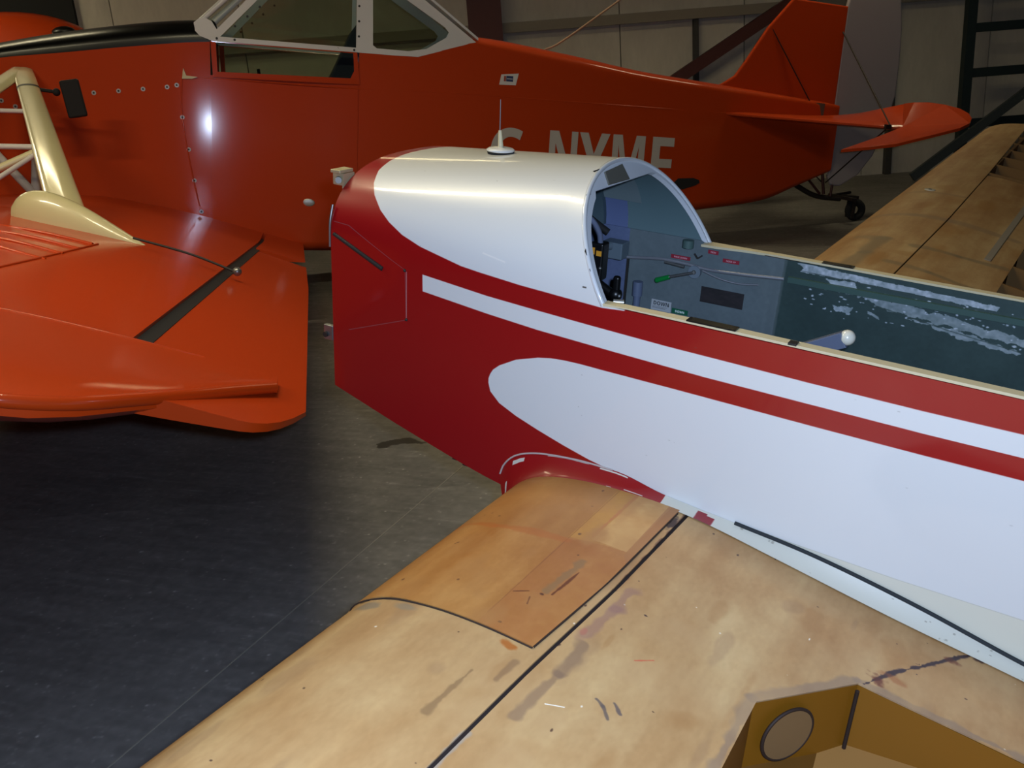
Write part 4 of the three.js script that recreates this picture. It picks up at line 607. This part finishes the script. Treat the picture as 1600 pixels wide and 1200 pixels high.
{
  const noSweep = () => 0;
  const { wing, at, wm, sheet, T0, T1 } = buildWing(1, 1.5, 2.6, nearTex, -0.1, 1.6, 0.5, noSweep); wing.userData.label = 'near bare plywood wing with hexagonal inspection opening';
  const gapT = s => tab([0, 0.35, 0.64, 0.9, 2.6], [0.244, 0.234, 0.216, 0.206, 0.17], s), S1 = 2.6;
  mesh('leading_edge_skin', sheet(() => T0, s => gapT(s), () => 0, () => S1, 0.003, 60, 30), wm, wing);
  // rear skin around the opening, built in strips so that the opening has real edges
  const hMin = x => tab([0.533, 0.663, 1.08], [0.43, 0.252, 0.225], x), hMax = x => tab([0.533, 0.655, 1.08], [0.61, 0.80, 0.80], x);
  const parts = []; const xs = [0.533, 0.60, 0.663, 0.80, 0.95, 1.08];
  const rr = (t0, t1, a, b, n) => parts.push(slab(n, 16, (u, v) => { const t = lerp(t0(0), t1, u); return [0]; }, () => [0]));
  const strip2 = (tA, tB, sA, sB, nT, nS) => { const f = o => (u, v) => { const sv = lerp(sA(lerp(0.3, 1, 0)), S1, 0); let t = lerp(tA(0), tB, u); const s = lerp(sA(t), sB(t), v); t = lerp(tA(s), tB, u); return at(t, s, o); }; return slab(nT, nS, f(0), f(-0.003)); };
  parts.push(strip2(s => gapT(s) + 0.0075, 0.533, () => 0, () => S1, 14, 40));
  for (let i = 0; i + 1 < xs.length; i++) { const a = xs[i], b = xs[i + 1]; parts.push(strip2(() => a, b, () => 0, hMin, 5, 6), strip2(() => a, b, hMax, () => S1, 5, 14)); }
  parts.push(strip2(() => 1.08, T1 - 0.01, () => 0, () => S1, 5, 20));
  mesh('rear_skin', merge(parts), wm, wing);
  // lower skin and inner structure
  mesh('lower_skin', slab(20, 10, (u, v) => at(lerp(T0, -0.4, u) , v * S1, -0.004), (u, v) => at(lerp(T0, -0.4, u), v * S1, -0.008)), std(0xa87a40, 0.6), wing);
  const amber = std(0x80520c, 0.45), amberD = std(0x744a0c, 0.45);
  const spar = mesh('main_spar', slab(1, 20, (u, v) => { const s = v * S1, p = at(gapT(s) - 0.02 + u * 0.05, s, -0.006); return p; }, (u, v) => { const s = v * S1, p = at(gapT(s) - 0.02 + u * 0.05, s, -0.006); return [p[0], p[1] - 0.20, p[2]]; }), std(0x2a1d18, 0.8), wing);
  // pocket walls below the opening: ribs and webs
  const wallPlate = (a, b, depth, th, mat, name) => mesh(name, slab(1, 1, (u, v) => { const q = u ? b : a; const p = at(q[0], q[1], -0.0035); return [p[0], p[1] - v * depth, p[2]]; }, (u, v) => { const q = u ? b : a; const p = at(q[0] + th[0], q[1] + th[1], -0.0035); return [p[0], p[1] - v * depth, p[2]]; }), mat, wing);
  wallPlate([0.663, 0.252], [1.08, 0.225], 0.140, [0, -0.008], amber, 'rib');
  wallPlate([0.663, 0.254], [0.528, 0.43], 0.140, [-0.008, -0.004], amber, 'web');
  wallPlate([0.530, 0.43], [0.530, 0.62], 0.140, [-0.008, 0], amberD, 'web');
  wallPlate([0.530, 0.61], [0.655, 0.805], 0.140, [-0.008, 0.004], amber, 'web');
  wallPlate([0.65, 0.804], [1.08, 0.804], 0.140, [0, 0.008], amber, 'rib');
  wallPlate([1.084, 0.225], [1.084, 0.80], 0.10, [0.008, 0], amberD, 'web');
  const bc = []; for (const [t, s] of [[0.52, 0.42], [0.66, 0.24], [1.09, 0.21], [1.09, 0.81], [0.65, 0.81], [0.52, 0.62]]) { const p = at(t, s, 0); bc.push([p[0], p[1] - 0.143, p[2]]); }
  const bf = new THREE.BufferGeometry(); bf.setAttribute('position', new THREE.Float32BufferAttribute([].concat(...[1, 2, 3, 4].map(i => [...bc[0], ...bc[i], ...bc[i + 1]])), 3)); bf.setAttribute('uv', new THREE.Float32BufferAttribute(new Array(24).fill(0), 2)); bf.computeVertexNormals(); mesh('pocket_floor', bf, std(0x6a4410, 0.6), wing);
  // corner bead, lightening-hole cover and pale cap in the pocket
  const c0 = at(0.666, 0.262, -0.004); mesh('corner_bead', bar([c0[0], c0[1] - 0.004, c0[2]], [c0[0], c0[1] - 0.140, c0[2]], 0.0035), std(0x241610, 0.7), wing);
  const pa = at(0.578, 0.372, 0), pb2 = at(0.663, 0.256, 0); const dir = V(pb2[0] - pa[0], 0, pb2[2] - pa[2]).normalize(), nrm = V(0, 1, 0).cross(dir).normalize(); if (nrm.x < 0) nrm.negate();
  const disc = new THREE.CylinderGeometry(0.050, 0.050, 0.004, 36); disc.rotateX(Math.PI / 2); const dring = new THREE.TorusGeometry(0.051, 0.003, 8, 40);
  for (const [g, m, nme] of [[disc, std(0x7c5f3c, 0.6), 'hole_cover'], [dring, std(0x2b1a10, 0.7), 'hole_edge']]) { g.applyQuaternion(new THREE.Quaternion().setFromUnitVectors(V(0, 0, 1), nrm)); g.translate(pa[0] + nrm.x * 0.006, pa[1] - 0.075, pa[2] + nrm.z * 0.006); mesh(nme, g, m, wing); }
  const dome = new THREE.SphereGeometry(0.028, 20, 10, 0, Math.PI * 2, 0, Math.PI / 2); dome.scale(1, 0.3, 1); { const p = at(0.70, 0.36, 0); dome.translate(p[0], p[1] - 0.140, p[2]); } mesh('pulley_cap', dome, std(0xc9d2d2, 0.3, { metalness: 0.3 }), wing);
  // the doubler panel over the wing root
  const pR = s => tab([0, 0.35, 0.582], [0.229, 0.219, 0.199], s);
  const pm = std(0xffffff, 0.42, { map: panelTex });
  const pg = slab(44, 24, (u, v) => { const s = v * 0.582, t = lerp(-0.30, pR(s), u), q = at(t, s, 0.0032); return [q[0], q[1], q[2], (t + 0.4) / 0.7, (s + 0.1) / 0.72]; }, (u, v) => { const s = v * 0.582, t = lerp(-0.30, pR(s), u), q = at(t, s, -0.001); return [q[0], q[1], q[2], (t + 0.4) / 0.7, (s + 0.1) / 0.72]; });
  mesh('root_panel', pg, pm, wing).userData.label = 'darker brown plywood doubler at the wing root';
  const edge = [[-0.3, 0.584], [-0.2, 0.584], [-0.1, 0.585], [0, 0.584], [0.1, 0.584], [0.2, 0.584]].map(([t, s]) => at(t, s, 0.001).slice(0, 3)); mesh('glue_line', tube(edge, 0.0016, 6, 40), std(0x2e1d14, 0.8), wing);
  mesh('glue_line', tube([0.582, 0.45, 0.3, 0.15, 0.02].map(s => at(pR(s) + 0.001, s, 0.001).slice(0, 3)), 0.0018, 6, 40), std(0x2e1d14, 0.8), wing);
  // root fillet between side and wing
  const fy = stab([-0.23, -0.219, -0.194, -0.145, -0.031, 0.063, 0.185, 0.36, 0.54, 0.67, 0.9, 1.25], [-0.49, -0.443, -0.408, -0.383, -0.365, -0.363, -0.384, -0.40, -0.42, -0.445, -0.5, -0.57]);
  const filTex = canvasTex(1024, 128, -0.25, 1.25, 0, 1, (g, X) => { g.fillStyle = RED; g.fillRect(0, 0, 1024, 128); g.fillStyle = '#d3d0c2'; g.fillRect(X(0.185), 0, 1024, 128); g.fillStyle = '#8e1a24'; g.fillRect(X(0.262), 40, X(0.30) - X(0.262), 88); g.fillRect(X(0.262), 20, 14, 50); g.fillStyle = '#cfc9bc'; for (const [x, y, w, h] of [[-0.21, 50, 5, 50], [-0.19, 10, 22, 10], [0.03, 6, 46, 8], [-0.1, 2, 70, 4], [0.10, 96, 30, 8], [0.15, 110, 40, 12], [0.06, 112, 8, 6]]) g.fillRect(X(x), y, w, h); g.fillStyle = '#7d7668'; g.globalAlpha = 0.5; for (let i = 0; i < 22; i++) g.fillRect(X(0.19 + rnd() * 1), rnd() * 128, 1 + rnd() * 3, 4 + rnd() * 14); g.globalAlpha = 1; });
  const fil = grid(80, 8, (u, v) => { const x = lerp(-0.225, 1.25, u), w = prof(Math.max(-0.26, x < -0.1 ? x - 0.03 : x)); const yA = fy(x), yB = Math.min(w[1] + 0.003, yA - 0.004), k = v * v * 0.4 + v * 0.6; return [lerp(x, w[0], v), lerp(yA, yB, 1 - Math.pow(1 - v, 1.6)), HW + 0.0008 + 0.034 * v, (x + 0.25) / 1.5, 1 - v]; });
  mesh('root_fillet', fil, gloss(0xffffff, 0.45, { map: filTex, clearcoat: 0.5 }), plane).userData.label = 'red and white painted fillet where the near wing meets the side';
  mesh('rubber_seal', tube([0.34, 0.5, 0.7, 0.9, 1.1].map(x => [x, fy(x) + 0.001, HW + 0.003]), 0.004, 6, 60), std(0x23282c, 0.8), plane);
  mesh('fillet_lip', tube([-0.224, -0.215, -0.19, -0.14, -0.03, 0.06].map(x => [x, fy(x), HW + 0.001]), 0.0022, 6, 50), std(0xb9a9a4, 0.6), plane);
}
{
  const sw = (s, t) => 0.01 + 0.063 * s;
  const { wing, at, wm, sheet, T0, T1 } = buildWing(-1, 3, 5.5, farTex, -0.1, 5.6, 0.55, sw); wing.userData.label = 'far bare plywood wing with open rib bays';
  const S1 = 5.45, baysT = 0.545, crT = s => tab([0, 2.3, 3.5, 5.4], [0.20, 0.198, 0.175, 0.12], s);
  mesh('leading_edge_skin', sheet(() => T0, crT, () => 0, () => S1, 0.003, 50, 30), wm, wing);
  mesh('rear_skin', sheet(s => crT(s) + 0.006, () => baysT, () => 0, () => 3.42, 0.003, 10, 24), wm, wing);
  mesh('lower_skin', slab(16, 8, (u, v) => at(lerp(T0, -0.42, u), v * S1, -0.004), (u, v) => at(lerp(T0, -0.42, u), v * S1, -0.008)), std(0x5a3a12, 0.6), wing);
  mesh('rear_spar', slab(1, 12, (u, v) => at(0.16 + u * 0.015, v * S1, -0.005), (u, v) => { const p = at(0.16 + u * 0.015, v * S1, -0.005); return [p[0], p[1] - 0.15, p[2]]; }), std(0x5c3c12, 0.6), wing);
  for (let i = 0; i < 20; i++) { const s = 0.30 + i * 0.268, t0 = s < 3.3 ? baysT - 0.01 : crT(s); mesh('rib', slab(6, 1, (u, v) => { const p = at(lerp(t0, T1 - 0.02, u), s, -0.001); return [p[0], p[1], p[2] + (v - 0.5) * 0.010]; }, (u, v) => { const p = at(lerp(t0, T1 - 0.02, u), s, -0.001); return [p[0], p[1] - lerp(0.14, 0.01, u), p[2] + (v - 0.5) * 0.010]; }), std(0x7a5624, 0.7), wing); }
  mesh('tape_strip', sheet(() => 0.436, () => 0.462, () => 1.86, () => 3.05, 0.002, 2, 8).translate(0, 0.003, 0), std(0x9a9082, 0.6), wing);
  const p = at(0.0, 2.88, 0.003); const ws = group('washer', wing); ws.position.set(p[0], p[1], p[2]);
  mesh('disc', new THREE.CylinderGeometry(0.026, 0.028, 0.005, 20), std(0xb9b4a6, 0.5), ws); mesh('screw_head', new THREE.CylinderGeometry(0.009, 0.009, 0.008, 10), M.dark, ws);
}
// rear fuselage, tail and undercarriage of the red and white aircraft (outside the picture)
{
  const rf = (s) => grid(14, 20, (u, v) => { const x = lerp(1.2, 3.5, u), w = lerp(HW, 0.03, Math.pow(u, 1.1)), yt = lerp(0.16, 0.06, u), yb = lerp(-0.49, -0.12, u), th = v * Math.PI; const pz = w * Math.cos(th), py = v < 0.5 ? 0 : 0; return [x, lerp(yb, yt, 0) + (yt - yb) * Math.pow(Math.sin(th), 0.35), w * Math.sign(Math.cos(th)) * Math.pow(Math.abs(Math.cos(th)), 0.5), 0.9, 0.12]; });
  mesh('rear_fuselage', rf(1), hullMat, plane);
  const fn = plate([[3.0, 0.05], [3.25, 0.55], [3.6, 0.6], [3.75, 0.3], [3.7, -0.1], [3.4, -0.1]], 0.02, [], 0.008); fn.translate(0, 0, -0.01); mesh('fin', fn, gloss(0xd8d6d2, 0.4), plane);
  const tp = plate([[2.95, -0.95], [3.4, -1.0], [3.45, 1.0], [2.95, 0.95]], 0.02, [], 0.008); tp.rotateX(Math.PI / 2); tp.translate(0, 0.06, 0); mesh('tailplane', tp, gloss(0xd8d6d2, 0.4), plane);
  for (const s of [1, -1]) { const u = group('main_wheel', plane); mesh('leg', bar([0.12, -0.55, s * 0.55], [0.08, -0.86, s * 0.62], 0.03, 0.024), M.dark, u); const ty = new THREE.TorusGeometry(0.125, 0.05, 12, 30); ty.translate(0.08, -0.885, s * 0.68); mesh('tyre', ty, M.rubber, u); const hb = new THREE.CylinderGeometry(0.08, 0.08, 0.06, 20); hb.rotateX(Math.PI / 2); hb.translate(0.08, -0.885, s * 0.68); mesh('hub', hb, M.alu, u); }
  const tk = group('tail_skid', plane); mesh('spring', tube([[3.3, -0.1, 0], [3.5, -0.35, 0], [3.6, -0.62, 0]], 0.014, 8), M.dark, tk);
}
renderer.render(scene, camera);
